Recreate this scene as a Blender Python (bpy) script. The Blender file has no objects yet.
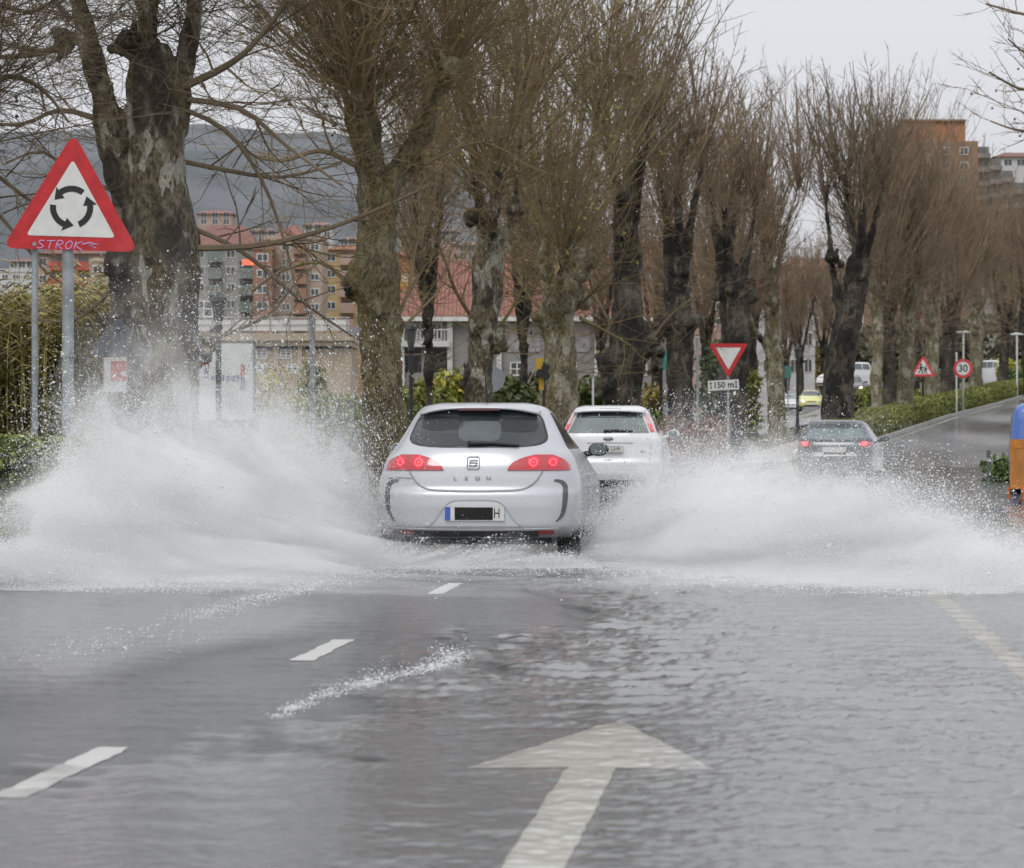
import bpy, math, random
import numpy as np
from mathutils import Vector, Matrix, noise
R = math.radians
scene = bpy.context.scene
col = scene.collection
F = 3650.0; HZ = 430.0; CZ = 1.23

def P(px, py, d):
    "world point seen at pixel (px,py) of the photograph, d metres away"
    return Vector(((px-512)/F*d, d, CZ+(HZ-py)/F*d))
def X(px, d): return (px-512)/F*d
def Zp(py, d): return CZ+(HZ-py)/F*d
def sstep(a, b, x):
    t = min(1, max(0, (x-a)/(b-a))); return t*t*(3-2*t)
def slope_at(t):
    if t < .05: return .002
    if t < .078: return .002+(.0154-.002)*(t-.05)/.028
    return .0154+(.027-.0154)*sstep(.078, .1, t)
def gz(x, y):
    if y <= 92: return 0.0
    u = y-105
    if y < 118: u = (y-92)**2/52.0
    return slope_at(x/y)*u

# ------------------------------------------------------------------ materials
MATS = {}
def newmat(name):
    m = bpy.data.materials.new(name); m.use_nodes = True
    return m, m.node_tree.nodes, m.node_tree.links, m.node_tree.nodes['Principled BSDF']
def mat(name, color, rough=.6, metal=0, spec=.5, coat=0, noise_amt=.0, noise_scale=20., c2=None, bump=0, emit=0, bump_scale=None, detail=4, contrast=.3, coat_rough=.05):
    if name in MATS: return MATS[name]
    m, n, l, b = newmat(name)
    b.inputs['Roughness'].default_value = rough
    b.inputs['Metallic'].default_value = metal
    b.inputs['Specular IOR Level'].default_value = spec
    b.inputs['Coat Weight'].default_value = coat
    b.inputs['Coat Roughness'].default_value = coat_rough
    c = (*color, 1)
    if c2 is None and noise_amt > 0: c2 = tuple(v*(1-noise_amt) for v in color)
    tc = n.new('ShaderNodeTexCoord')
    if c2 is not None:
        t = n.new('ShaderNodeTexNoise'); t.inputs['Scale'].default_value = noise_scale; t.inputs['Detail'].default_value = detail
        l.new(tc.outputs['Object'], t.inputs['Vector'])
        mr = n.new('ShaderNodeMapRange'); mr.inputs[1].default_value = .5-contrast/2; mr.inputs[2].default_value = .5+contrast/2
        l.new(t.outputs['Fac'], mr.inputs[0])
        mx = n.new('ShaderNodeMix'); mx.data_type = 'RGBA'
        mx.inputs[6].default_value = c; mx.inputs[7].default_value = (*c2, 1)
        l.new(mr.outputs[0], mx.inputs[0]); l.new(mx.outputs[2], b.inputs['Base Color'])
    else:
        b.inputs['Base Color'].default_value = c
    if bump:
        t2 = n.new('ShaderNodeTexNoise'); t2.inputs['Scale'].default_value = bump_scale or noise_scale; t2.inputs['Detail'].default_value = 5
        l.new(tc.outputs['Object'], t2.inputs['Vector'])
        bp = n.new('ShaderNodeBump'); bp.inputs['Strength'].default_value = bump; bp.inputs['Distance'].default_value = .05
        l.new(t2.outputs['Fac'], bp.inputs['Height']); l.new(bp.outputs[0], b.inputs['Normal'])
    if emit:
        b.inputs['Emission Color'].default_value = c; b.inputs['Emission Strength'].default_value = emit
    MATS[name] = m
    return m

def bark(name, base, patch, moss, patch_lo=.55, patch_amt=1., moss_amt=.6, dark=(.02,.017,.014), dark_lo=.62):
    m, n, l, b = newmat(name)
    b.inputs['Roughness'].default_value = .75; b.inputs['Specular IOR Level'].default_value = .3
    tc = n.new('ShaderNodeTexCoord'); mp = n.new('ShaderNodeMapping'); mp.inputs['Scale'].default_value = (1, 1, .42)
    l.new(tc.outputs['Object'], mp.inputs[0])
    def nz(scale, detail=4, vec=mp):
        t = n.new('ShaderNodeTexNoise'); t.inputs['Scale'].default_value = scale; t.inputs['Detail'].default_value = detail
        l.new(vec.outputs[0], t.inputs['Vector']); return t
    def rng(t, a, bb, lo=0, hi=1):
        r = n.new('ShaderNodeMapRange'); r.inputs[1].default_value = a; r.inputs[2].default_value = bb
        r.inputs[3].default_value = lo; r.inputs[4].default_value = hi; l.new(t.outputs['Fac'], r.inputs[0]); return r
    def mix(f, a, bcol):
        x = n.new('ShaderNodeMix'); x.data_type = 'RGBA'
        l.new(f.outputs[0], x.inputs[0])
        if isinstance(a, tuple): x.inputs[6].default_value = (*a, 1)
        else: l.new(a.outputs[2], x.inputs[6])
        x.inputs[7].default_value = (*bcol, 1); return x
    fine = nz(22, 6)
    c0 = mix(rng(fine, .36, .64), tuple(v*1.3 for v in base), tuple(v*.35 for v in base))
    va = n.new('ShaderNodeVectorMath'); va.operation = 'MULTIPLY_ADD'; va.inputs[1].default_value = (.35,.35,.35); l.new(nz(7, 4).outputs['Color'], va.inputs[0]); l.new(mp.outputs[0], va.inputs[2])
    vo = n.new('ShaderNodeTexVoronoi'); vo.inputs['Scale'].default_value = 5.5; l.new(va.outputs[0], vo.inputs['Vector'])
    sc_ = n.new('ShaderNodeSeparateColor'); l.new(vo.outputs['Color'], sc_.inputs[0])
    vm = n.new('ShaderNodeMapRange'); vm.inputs[1].default_value = patch_lo+.12; vm.inputs[2].default_value = patch_lo+.15; vm.inputs[4].default_value = patch_amt; l.new(sc_.outputs[0], vm.inputs[0])
    c1 = mix(vm, c0, patch)
    c2 = mix(rng(nz(2.2, 5), .5, .66, 0, moss_amt), c1, moss)
    c3 = mix(rng(nz(2.0, 7), dark_lo-.03, dark_lo+.03), c2, dark)
    l.new(c3.outputs[2], b.inputs['Base Color'])
    bp = n.new('ShaderNodeBump'); bp.inputs['Strength'].default_value = 1; bp.inputs['Distance'].default_value = .09
    l.new(fine.outputs['Fac'], bp.inputs['Height']); l.new(bp.outputs[0], b.inputs['Normal'])
    MATS[name] = m; return m

def leafmat(name, c1, c2, scale=.9):
    m, n, l, b = newmat(name)
    b.inputs['Roughness'].default_value = .55; b.inputs['Specular IOR Level'].default_value = .3
    g = n.new('ShaderNodeNewGeometry'); tc = n.new('ShaderNodeTexCoord')
    t = n.new('ShaderNodeTexNoise'); t.inputs['Scale'].default_value = scale; t.inputs['Detail'].default_value = 3
    l.new(tc.outputs['Object'], t.inputs['Vector'])
    ad = n.new('ShaderNodeMath'); ad.operation = 'MULTIPLY_ADD'; ad.inputs[1].default_value = .6
    l.new(g.outputs['Random Per Island'], ad.inputs[0]); l.new(t.outputs['Fac'], ad.inputs[2])
    mr = n.new('ShaderNodeMapRange'); mr.inputs[1].default_value = .4; mr.inputs[2].default_value = 1.15
    l.new(ad.outputs[0], mr.inputs[0])
    mx = n.new('ShaderNodeMix'); mx.data_type = 'RGBA'; mx.inputs[6].default_value = (*c1, 1); mx.inputs[7].default_value = (*c2, 1)
    l.new(mr.outputs[0], mx.inputs[0]); l.new(mx.outputs[2], b.inputs['Base Color'])
    MATS[name] = m; return m

# ------------------------------------------------------------------ mesh helpers
class MB:
    def __init__(s): s.v = []; s.f = []
    def add(s, vs, fs):
        o = len(s.v); s.v.extend([tuple(v) for v in vs]); s.f.extend([tuple(i+o for i in f) for f in fs]); return s
    def box(s, x0, x1, y0, y1, z0, z1):
        return s.add([(x0,y0,z0),(x1,y0,z0),(x1,y1,z0),(x0,y1,z0),(x0,y0,z1),(x1,y0,z1),(x1,y1,z1),(x0,y1,z1)],
                     [(0,3,2,1),(4,5,6,7),(0,1,5,4),(1,2,6,5),(2,3,7,6),(3,0,4,7)])
    def tube(s, pts, radii, n=8, caps=True):
        pts = [Vector(p) for p in pts]; k = len(pts); vs = []
        up = None
        for i, p in enumerate(pts):
            d = (pts[min(i+1, k-1)]-pts[max(i-1, 0)])
            if d.length < 1e-9: d = Vector((0,0,1))
            d.normalize()
            if up is None:
                up = Vector((1,0,0)) if abs(d.x) < .8 else Vector((0,1,0))
            a = (up - d*up.dot(d)); 
            if a.length < 1e-6: a = d.orthogonal()
            a.normalize(); b = d.cross(a); up = a
            r = radii[i] if hasattr(radii, '__len__') else radii
            for j in range(n):
                t = 2*math.pi*j/n
                vs.append(p + a*(r*math.cos(t)) + b*(r*math.sin(t)))
        fs = []
        for i in range(k-1):
            for j in range(n):
                j2 = (j+1) % n
                fs.append((i*n+j, i*n+j2, (i+1)*n+j2, (i+1)*n+j))
        if caps:
            fs.append(tuple(range(n-1, -1, -1))); fs.append(tuple((k-1)*n+j for j in range(n)))
        return s.add(vs, fs)
    def prism(s, poly, y0, y1):
        "polygon of (x,z), counter-clockwise seen from -y, from y0 (front) to y1"
        k = len(poly)
        vs = [(x, y0, z) for x, z in poly] + [(x, y1, z) for x, z in poly]
        fs = [tuple(range(k)), tuple(range(2*k-1, k-1, -1))]
        for i in range(k):
            j = (i+1) % k; fs.append((i, i+k, j+k, j))
        return s.add(vs, fs)
    def slab(s, poly, z0, z1):
        k = len(poly)
        vs = [(x, y, z0) for x, y in poly] + [(x, y, z1) for x, y in poly]
        fs = [tuple(range(k-1, -1, -1)), tuple(range(k, 2*k))]
        for i in range(k):
            j = (i+1) % k; fs.append((i, j, j+k, i+k))
        return s.add(vs, fs)
    def lathe(s, prof, n=24, axis='x', c=(0,0,0)):
        "profile of (r, a): radius and position along the axis, closed loop"
        vs = []; k = len(prof)
        for j in range(n):
            t = 2*math.pi*j/n
            for r, a in prof:
                if axis == 'x': vs.append((c[0]+a, c[1]+r*math.cos(t), c[2]+r*math.sin(t)))
                elif axis == 'y': vs.append((c[0]+r*math.cos(t), c[1]+a, c[2]+r*math.sin(t)))
                else: vs.append((c[0]+r*math.cos(t), c[1]+r*math.sin(t), c[2]+a))
        fs = []
        for j in range(n):
            j2 = (j+1) % n
            for i in range(k-1):
                fs.append((j*k+i, j2*k+i, j2*k+i+1, j*k+i+1))
        return s.add(vs, fs)
    def ball(s, c, r, n=8, m=6, sq=(1,1,1)):
        vs = [(c[0], c[1], c[2]-r*sq[2])]
        for i in range(1, m):
            a = -math.pi/2+math.pi*i/m
            for j in range(n):
                t = 2*math.pi*j/n
                vs.append((c[0]+r*sq[0]*math.cos(a)*math.cos(t), c[1]+r*sq[1]*math.cos(a)*math.sin(t), c[2]+r*sq[2]*math.sin(a)))
        vs.append((c[0], c[1], c[2]+r*sq[2])); fs = []
        for j in range(n):
            j2 = (j+1) % n
            fs.append((0, 1+j2, 1+j)); fs.append((len(vs)-1, 1+(m-2)*n+j, 1+(m-2)*n+j2))
            for i in range(m-2):
                fs.append((1+i*n+j, 1+i*n+j2, 1+(i+1)*n+j2, 1+(i+1)*n+j))
        return s.add(vs, fs)
    def build(s, name, m, parent=None, smooth=False, loc=None, angle=None):
        me = bpy.data.meshes.new(name); me.from_pydata(s.v, [], s.f); me.update()
        return link(name, me, m, parent, smooth, loc, angle)

def link(name, me, m, parent=None, smooth=False, loc=None, angle=None):
    o = bpy.data.objects.new(name, me); col.objects.link(o)
    if m is not None: me.materials.append(m)
    if smooth:
        me.polygons.foreach_set('use_smooth', [True]*len(me.polygons))
        if angle: me.set_sharp_from_angle(angle=R(angle))
    if parent is not None: o.parent = parent
    if loc is not None: o.location = loc
    return o
def thing(name, label, cat, loc=(0,0,0), rz=0, group=None):
    o = bpy.data.objects.new(name, None); col.objects.link(o); o.empty_display_size = .3
    o.location = loc; o.rotation_euler = (0, 0, rz)
    return tag(o, label, cat, group)
def tag(o, label=None, cat=None, group=None, kind=None):
    if label: o['label'] = label
    if cat: o['category'] = cat
    if group: o['group'] = group
    if kind: o['kind'] = kind
    return o
def copy_tree(o, parent=None):
    c = o.copy(); col.objects.link(c); c.parent = parent
    if parent is not None: c.matrix_parent_inverse = o.matrix_parent_inverse.copy()
    for ch in list(o.children): copy_tree(ch, c)
    return c
def evaluated(o):
    dg = bpy.context.evaluated_depsgraph_get()
    return bpy.data.meshes.new_from_object(o.evaluated_get(dg))
def text(name, s, size, m, parent, loc, extrude=.002, rz=0, align='CENTER', shear=0, sx=1, bold=0):
    cu = bpy.data.curves.new(name, 'FONT'); cu.body = s; cu.size = size; cu.extrude = extrude
    cu.align_x = align; cu.align_y = 'CENTER'; cu.shear = shear; cu.offset = bold
    o = bpy.data.objects.new('tmp', cu); col.objects.link(o)
    me = evaluated(o); bpy.data.objects.remove(o)
    me.transform(Matrix.Rotation(R(90), 4, 'X') @ Matrix.Diagonal((sx, 1, 1, 1)))
    me.materials.clear()
    t = link(name, me, m, parent); t.location = loc; t.rotation_euler = (0, 0, rz)
    return t
def rounded(poly, r, k=5):
    out = []; n = len(poly)
    for i in range(n):
        p0 = Vector(poly[i-1]); p = Vector(poly[i]); p1 = Vector(poly[(i+1) % n])
        a = (p0-p).normalized(); b = (p1-p).normalized()
        ang = a.angle(b); d = r/math.tan(ang/2)
        s = p+a*d; e = p+b*d
        for j in range(k+1):
            t = j/k
            q = s*(1-t)**2 + p*2*t*(1-t) + e*t*t
            out.append((q.x, q.y))
    return out
def quads_cloud(mb, pts, size, rnd, elong=1.6):
    for p in pts:
        a = Vector((rnd.gauss(0,1), rnd.gauss(0,1), rnd.gauss(0,1))).normalized(); b = a.orthogonal().normalized()
        b = (Matrix.Rotation(rnd.uniform(0, 6.28), 3, a) @ b); s = size*rnd.uniform(.6, 1.4)
        u = a*s*elong*.5; w = b*s*.5; p = Vector(p)
        mb.add([p-u, p+w*.8, p+u, p-w*.8], [(0,1,2,3)])

# ------------------------------------------------------------------ palette
M_GALV = mat('galvanised_steel', (.36,.39,.41), .5, .4, noise_amt=.35, noise_scale=6)
M_SIGNBACK = mat('sign_back_grey', (.15,.175,.205), .55, .2, noise_amt=.2, noise_scale=5)
M_RED = mat('sign_red', (.52,.02,.025), .35, noise_amt=.25, noise_scale=9)
M_WHITE = mat('sign_white', (.66,.66,.64), .4, noise_amt=.12, noise_scale=7)
M_BLACK = mat('sign_black', (.012,.012,.012), .5)
M_LAMPBLACK = mat('lamp_black', (.022,.022,.022), .45, .1)
M_TYRE = mat('tyre_rubber', (.018,.018,.018), .7, noise_amt=.4, noise_scale=30)
M_RIM = mat('wheel_rim', (.4,.41,.42), .35, .8)
M_TRIM = mat('black_trim', (.02,.021,.022), .5)
M_GLASS = mat('car_glass', (.022,.028,.03), .06, 0, .6, c2=(.05,.06,.062), noise_scale=1.7, contrast=.25)
M_GLASSP = mat('car_glass_pale', (.16,.19,.19), .08, 0, .6, c2=(.1,.12,.12), noise_scale=2)
M_TAIL = mat('tail_lamp_red', (.42,.012,.02), .12, 0, .6, coat=1)
M_TAILON = mat('tail_lamp_lit', (1,.08,.11), .3, emit=.8)
M_TAILGLOW = mat('tail_lamp_glow', (.70,.025,.045), .3, emit=.22)
M_HEADON = mat('head_lamp_lit', (1,.95,.7), .3, emit=3)
M_PLATE = mat('number_plate_white', (.6,.6,.57), .4, noise_amt=.15, noise_scale=12)
M_EUBLUE = mat('plate_blue', (.05,.1,.4), .4)
# ------------------------------------------------------------------ camera, sky, sun
cam = bpy.data.cameras.new('camera'); co = bpy.data.objects.new('camera', cam); col.objects.link(co)
co.location = (0, 0, CZ); co.rotation_euler = (R(90), 0, 0)
cam.sensor_width = 36; cam.lens = F*36/1024; cam.shift_y = -4/1024
cam.clip_end = 20000; cam.clip_start = .5
cam.dof.use_dof = True; cam.dof.focus_distance = 34; cam.dof.aperture_fstop = 8
scene.camera = co
w = bpy.data.worlds.new('World'); scene.world = w; w.use_nodes = True
n, l = w.node_tree.nodes, w.node_tree.links
sky = n.new('ShaderNodeTexSky'); sky.sky_type = 'NISHITA'; sky.sun_disc = False
SUN_E, SUN_A = 52, 200
sky.sun_elevation = R(SUN_E); sky.sun_rotation = R(SUN_A); sky.dust_density = 4; sky.air_density = 1
hs = n.new('ShaderNodeHueSaturation'); hs.inputs['Saturation'].default_value = .16
l.new(sky.outputs[0], hs.inputs['Color'])
# an even layer of cloud over the sky
tc = n.new('ShaderNodeTexCoord'); nt = n.new('ShaderNodeTexNoise'); nt.inputs['Scale'].default_value = 2.2; nt.inputs['Detail'].default_value = 5
mp = n.new('ShaderNodeMapping'); mp.inputs['Scale'].default_value = (1, 1, 3); l.new(tc.outputs['Generated'], mp.inputs[0]); l.new(mp.outputs[0], nt.inputs['Vector'])
cr = n.new('ShaderNodeMix'); cr.data_type = 'RGBA'; cr.inputs[6].default_value = (6.3,6.4,6.85,1); cr.inputs[7].default_value = (7.3,7.4,7.75,1)
l.new(nt.outputs['Fac'], cr.inputs[0])
# overcast: brighter overhead than at the horizon
sz = n.new('ShaderNodeSeparateXYZ'); l.new(tc.outputs['Generated'], sz.inputs[0])
zr = n.new('ShaderNodeMapRange'); zr.inputs[1].default_value = 0; zr.inputs[2].default_value = .8; zr.inputs[3].default_value = .77; zr.inputs[4].default_value = 1.28; l.new(sz.outputs['Z'], zr.inputs[0])
vm_ = n.new('ShaderNodeVectorMath'); vm_.operation = 'SCALE'; l.new(cr.outputs[2], vm_.inputs[0]); l.new(zr.outputs[0], vm_.inputs['Scale'])
mx = n.new('ShaderNodeMix'); mx.data_type = 'RGBA'; mx.inputs[0].default_value = .8
l.new(hs.outputs[0], mx.inputs[6]); l.new(vm_.outputs[0], mx.inputs[7])
bg = n['Background']; bg.inputs['Strength'].default_value = .115; l.new(mx.outputs[2], bg.inputs['Color'])
sl = bpy.data.lights.new('sun', 'SUN'); sl.energy = .9; sl.angle = R(25); sl.color = (1, .97, .93)
so = bpy.data.objects.new('sun', sl); col.objects.link(so)
so.rotation_euler = (R(90-SUN_E), 0, R(180-SUN_A)); so.location = (0, 0, 60)
scene.view_settings.view_transform = 'Standard'; scene.view_settings.look = 'None'
scene.view_settings.exposure = 0.32; scene.view_settings.gamma = 1
scene.cycles.volume_bounces = 10; scene.cycles.max_bounces = 12; scene.cycles.diffuse_bounces = 4
scene.cycles.transparent_max_bounces = 24; scene.cycles.volume_step_rate = 1.5; scene.cycles.volume_max_steps = 256
scene.cycles.use_adaptive_sampling = True; scene.cycles.adaptive_threshold = .01
scene.cycles.use_denoising = True

# ------------------------------------------------------------------ ground, road, water
def grid_mesh(xs, ys, zf):
    nx, ny = len(xs), len(ys)
    vs = [(x, y, zf(x, y)) for y in ys for x in xs]
    fs = [(j*nx+i, j*nx+i+1, (j+1)*nx+i+1, (j+1)*nx+i) for j in range(ny-1) for i in range(nx-1)]
    mb = MB(); mb.v = vs; mb.f = fs; return mb
ys = [-30, 0, 30, 60, 90]+list(range(92, 400, 4))+[420, 460, 520, 600, 700, 850, 1100, 1500, 2200, 4000]
xs = [-1500, -600, -300, -150, -80, -50]+list(range(-40, 92, 2))+[100, 130, 180, 250, 400, 800, 1500]
def gzc(x, y): return gz(x, y) if y <= 420 else gz(x*420/y, 420)
M_GROUND = mat('verge_grass', (.07,.085,.03), .9, noise_amt=0, c2=(.13,.105,.06), noise_scale=.5, bump=.6, bump_scale=9)
g = grid_mesh(xs, ys, lambda x, y: gzc(x, y)-.03).build('ground', M_GROUND, smooth=True); tag(g, kind='structure')

EDGE = [(-7.0,-20), (-6.0,0), (-5.1,15), (-4.15,33), (-2.4,48), (-.2,62), (2.1,74), (4.7,86), (7.4,99), (9.4,110), (10.95,120), (13.6,135), (20.6,172), (27.1,203), (31.7,226), (41,265)]
def edge_x(y):
    for (x0, y0), (x1, y1) in zip(EDGE, EDGE[1:]):
        if y0 <= y <= y1: return x0+(x1-x0)*(y-y0)/(y1-y0)
    return EDGE[-1][0]
def strip(y0, y1, step, off0, off1, z, nx=2, xf=edge_x):
    yy = [y0]; 
    while yy[-1] < y1: yy.append(min(y1, yy[-1]+step))
    mb = MB()
    for y in yy:
        x0, x1 = xf(y)+off0, xf(y)+off1
        for i in range(nx+1):
            x = x0+(x1-x0)*i/nx; mb.v.append((x, y, gz(x, y)+z))
    k = nx+1
    for j in range(len(yy)-1):
        for i in range(nx): mb.f.append((j*k+i, j*k+i+1, (j+1)*k+i+1, (j+1)*k+i))
    return mb
M_ASPH = mat('wet_asphalt', (.118,.123,.13), .24, spec=.6, c2=(.085,.09,.095), noise_scale=1.3, bump=.12, bump_scale=70)
rd = strip(-20, 265, 3, 0, 46, 0.0, 40).build('road', M_ASPH, smooth=True); tag(rd, kind='structure')
# the second road behind the trees where the traffic comes from
def xside(y): return 15.5+(y-190)*.062 if y > 190 else 15.5
sr = strip(196, 345, 3, -7, 9, .02, 10, xside).build('side_road', mat('side_asphalt', (.2,.2,.2), .3, noise_amt=.3, noise_scale=.8), smooth=True); tag(sr, kind='structure')
# kerb along the hedge
M_KERB = mat('kerb_concrete', (.34,.33,.3), .7, noise_amt=.35, noise_scale=3)
def kerb(y0, y1, off, wdt=.16, h=.13):
    mb = MB(); y = y0; k = 0
    while y <= y1:
        x = edge_x(y)+off; z = gz(x, y)
        mb.v += [(x, y, z-.05), (x, y, z+h), (x-wdt, y, z+h), (x-wdt, y, z-.05)]
        if k: b = 4*k; mb.f += [(b-4, b, b+1, b-3), (b-3, b+1, b+2, b-2), (b-2, b+2, b+3, b-1)]
        y += 1.5; k += 1
    return mb
kb = kerb(-10, 262, 0).build('kerb', M_KERB); tag(kb, kind='structure')
M_PATH = mat('path_paving', (.33,.31,.28), .6, noise_amt=.25, noise_scale=2)
pv = strip(118, 262, 3, -5.2, -1.75, .03, 4).build('path', M_PATH); tag(pv, kind='structure')

# painted markings, 4 mm over the asphalt, on the road's own axis
UX, UY = math.sin(R(3.65)), math.cos(R(3.65))
def rp(lat, s): return (lat*UY+s*UX, s*UY-lat*UX)
def paintmat(name, c, wear):
    m, n, l, b = newmat(name); b.inputs['Roughness'].default_value = .4
    tc = n.new('ShaderNodeTexCoord'); t = n.new('ShaderNodeTexNoise'); t.inputs['Scale'].default_value = 14; t.inputs['Detail'].default_value = 7
    l.new(tc.outputs['Object'], t.inputs['Vector'])
    mr = n.new('ShaderNodeMapRange'); mr.inputs[1].default_value = .5; mr.inputs[2].default_value = .72; mr.inputs[4].default_value = wear
    l.new(t.outputs['Fac'], mr.inputs[0])
    x = n.new('ShaderNodeMix'); x.data_type = 'RGBA'; x.inputs[6].default_value = (*c, 1); x.inputs[7].default_value = (.12,.12,.12,1)
    l.new(mr.outputs[0], x.inputs[0]); l.new(x.outputs[2], b.inputs['Base Color']); return m
M_PAINT = paintmat('road_paint', (.82,.82,.80), .3)
M_PAINTW = paintmat('road_paint_flooded', (.88,.87,.78), .12)
M_PAINTY = paintmat('road_paint_yellowed', (.8,.72,.4), .5)
def wavy(pts, amp, rnd, per=.12):
    "outline broken into short steps whose points wander a little, as worn paint does"
    out = []
    for i, p in enumerate(pts):
        q = pts[(i+1) % len(pts)]; L = math.dist(p, q); k = max(1, int(L/per))
        for j in range(k):
            t = j/k; out.append((p[0]+(q[0]-p[0])*t+rnd.gauss(0, amp), p[1]+(q[1]-p[1])*t+rnd.gauss(0, amp)))
    return out
rnd = random.Random(5)
mk = bpy.data.objects.new('road_markings', None); col.objects.link(mk); tag(mk, kind='structure')
def flat(name, pts, m, z=.005):
    mb = MB(); mb.v = [(x, y, z) for x, y in pts]; mb.f = [tuple(range(len(pts)))]
    return mb.build(name, m, mk)
def lane_dash(s0, s1):
    o0, o1 = [float(np.interp(s_, [12, 20, 28, 45], [-2.46, -2.345, -2.31, -2.31])) for s_ in (s0, s1)]
    flat('lane_dash', wavy([rp(o0-.062, s0), rp(o0+.062, s0), rp(o1+.062, s1), rp(o1-.062, s1)], .005, rnd), M_PAINT)
for s0, s1 in ((12.05,13.98), (19.28,21.25), (27.2,29.15), (34.7,36.7), (42.2,44.2)): lane_dash(s0, s1)
def ar(o, s): return rp(-.533-.012*(15.2-s)+o, s)
arrow = [ar(-.09, 7.6), ar(.09, 7.6), ar(.09, 13.25), ar(.45, 13.2), ar(.05, 15.2), ar(0, 15.35), ar(-.05, 15.2), ar(-.45, 13.2), ar(-.09, 13.25)]
flat('direction_arrow', wavy(arrow, .004, rnd), M_PAINTW)
flat('edge_line', wavy([rp(1.36, 9), rp(1.49, 9), rp(1.49, 31), rp(1.36, 31)], .012, rnd), M_PAINTY)
mb = strip(121, 258, 3, .22, .36, .006, 1); mb.build('edge_line', M_PAINT, mk)

# the flood: a sheet of rippled water, fine near the camera and coarser away from it
def waves(x, y, seed, n, lmin, lmax, spread, ang0=0):
    r = np.random.RandomState(seed); h = np.zeros_like(x)
    for i in range(n):
        lam = lmin*(lmax/lmin)**r.rand(); a = ang0+r.randn()*spread; k = 2*np.pi/lam
        ph = r.rand()*6.28; wob = .8*np.sin(x*r.uniform(.3, 1.4)+y*r.uniform(.1, .5)+r.rand()*6)
        h += (lam/lmax)**.8*np.sin(k*(x*np.sin(a)+y*np.cos(a))+ph+wob)
    return h/np.sqrt(n/2)
def smn(x, y, seed, sc):
    r = np.random.RandomState(seed); h = 0
    for i in range(9):
        a = r.rand()*6.28; k = sc*r.uniform(.5, 2.2); h = h+np.sin(k*(x*np.cos(a)+y*np.sin(a)*.45)+r.rand()*6.28)
    return h/3
rows = [F*CZ/p for p in np.concatenate([np.arange(980, 560, -1.0), np.arange(560, 480, -1.4), np.arange(480, 467, -1.5)])-0+0 if p > 0]
rows = np.array([F*CZ/(p-HZ) for p in np.concatenate([np.arange(985, 570, -1.0), np.arange(570, 480, -1.5), np.arange(480, 470, -1.2)])]); rows = np.concatenate([rows, np.arange(113, 246, .9)])
tt = np.linspace(-.30, .34, 760)
Yg, Tg = np.meshgrid(rows, tt, indexing='ij'); Xg = Tg*Yg
ex = np.interp(Yg, [e[1] for e in EDGE], [e[0] for e in EDGE])
Xg = np.maximum(Xg, ex+.02)
lat = Xg*UY-Yg*UX
lb = np.interp(Yg, [8, 10.5, 12, 13.6, 16, 19, 26, 33, 60], [-6, -4.2, -2.6, -1.85, -1.6, -1.5, -1.35, -1.3, -1.3])
edge_n = .34*smn(Xg, Yg, 3, 1.6)+.22*smn(Xg, Yg, 13, 6)+.16*smn(Xg, Yg, 14, 17)
deep = np.clip((lat-lb+edge_n)/.5+.5, 0, 1); deep = deep*deep*(3-2*deep)
leftpool = np.clip((-3.2-lat+.5*smn(Xg, Yg, 9, 1.2))/.8, 0, 1)*np.clip((Yg-15)/4, 0, 1)*.75
film = .09+.09*np.clip(smn(Xg, Yg, 7, 1.5), -1, 1)
dep = np.maximum(np.maximum(deep, leftpool), film*.6)
lod = np.clip(Yg/10, .7, 3)
gust = .72+.35*np.clip(smn(Xg, Yg, 21, .9), -1, 1)
h = .0105*waves(Xg, Yg, 1, 56, .12, .6, 1.0)+.0048*waves(Xg, Yg, 2, 56, .05, .15, 1.1)*np.clip(22/Yg, 0, 1)
far = np.clip((Yg-28)/20, 0, 1)
h = h*gust*(1+.9*far)*(.62+.38*np.clip((Yg-11)/8+.5*(lat+.4), 0, 1))+.012*far*waves(Xg, Yg, 4, 20, .5, 1.6, .5)
gv = np.where(Tg < .05, .002, np.where(Tg < .078, .002+.0134*(Tg-.05)/.028, .0154+.0116*np.clip((Tg-.078)/.022, 0, 1)**2*(3-2*np.clip((Tg-.078)/.022, 0, 1))))
gv = gv*np.where(Yg <= 92, 0, np.where(Yg < 118, (Yg-92)**2/52.0, Yg-105))
run = np.clip((Yg-96)/14, 0, 1); dep = dep*(1-run)+run*np.clip(.16+.3*smn(Xg*.5, Yg*.22, 31, 1.3), .03, .7)
h = h*(1+.1*run)
shal = 1-.5*np.exp(-((lat+.55)/.75)**2)*np.clip((17.5-Yg)/3, 0, 1); dep = dep*shal
Zg = gv+.03+h*(.5+.5*np.clip(dep, 0, 1))-.010*(1-np.clip(dep, 0, 1))
ny, nx = Zg.shape
me = bpy.data.meshes.new('flood_water')
me.vertices.add(nx*ny); me.vertices.foreach_set('co', np.stack([Xg, Yg, Zg], -1).astype(np.float32).ravel())
ii = (np.arange(ny-1)[:, None]*nx+np.arange(nx-1)[None]).ravel()
q = np.stack([ii, ii+1, ii+nx+1, ii+nx], -1)
me.loops.add(q.size); me.loops.foreach_set('vertex_index', q.ravel().astype(np.int32))
me.polygons.add(len(q)); me.polygons.foreach_set('loop_start', np.arange(0, q.size, 4, dtype=np.int32))
me.update(calc_edges=True); me.polygons.foreach_set('use_smooth', np.ones(len(q), bool))
murk_sheen = np.maximum(np.maximum(dep, run*np.clip(.9+.35*smn(Xg*.9, Yg*.16, 51, 1.6), .35, 1.25)), .25+.12*np.clip(smn(Xg, Yg, 41, 2.5), -1, 1))  # murk of the flood; on the rising road, sky sheen painted as pale streaks
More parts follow.
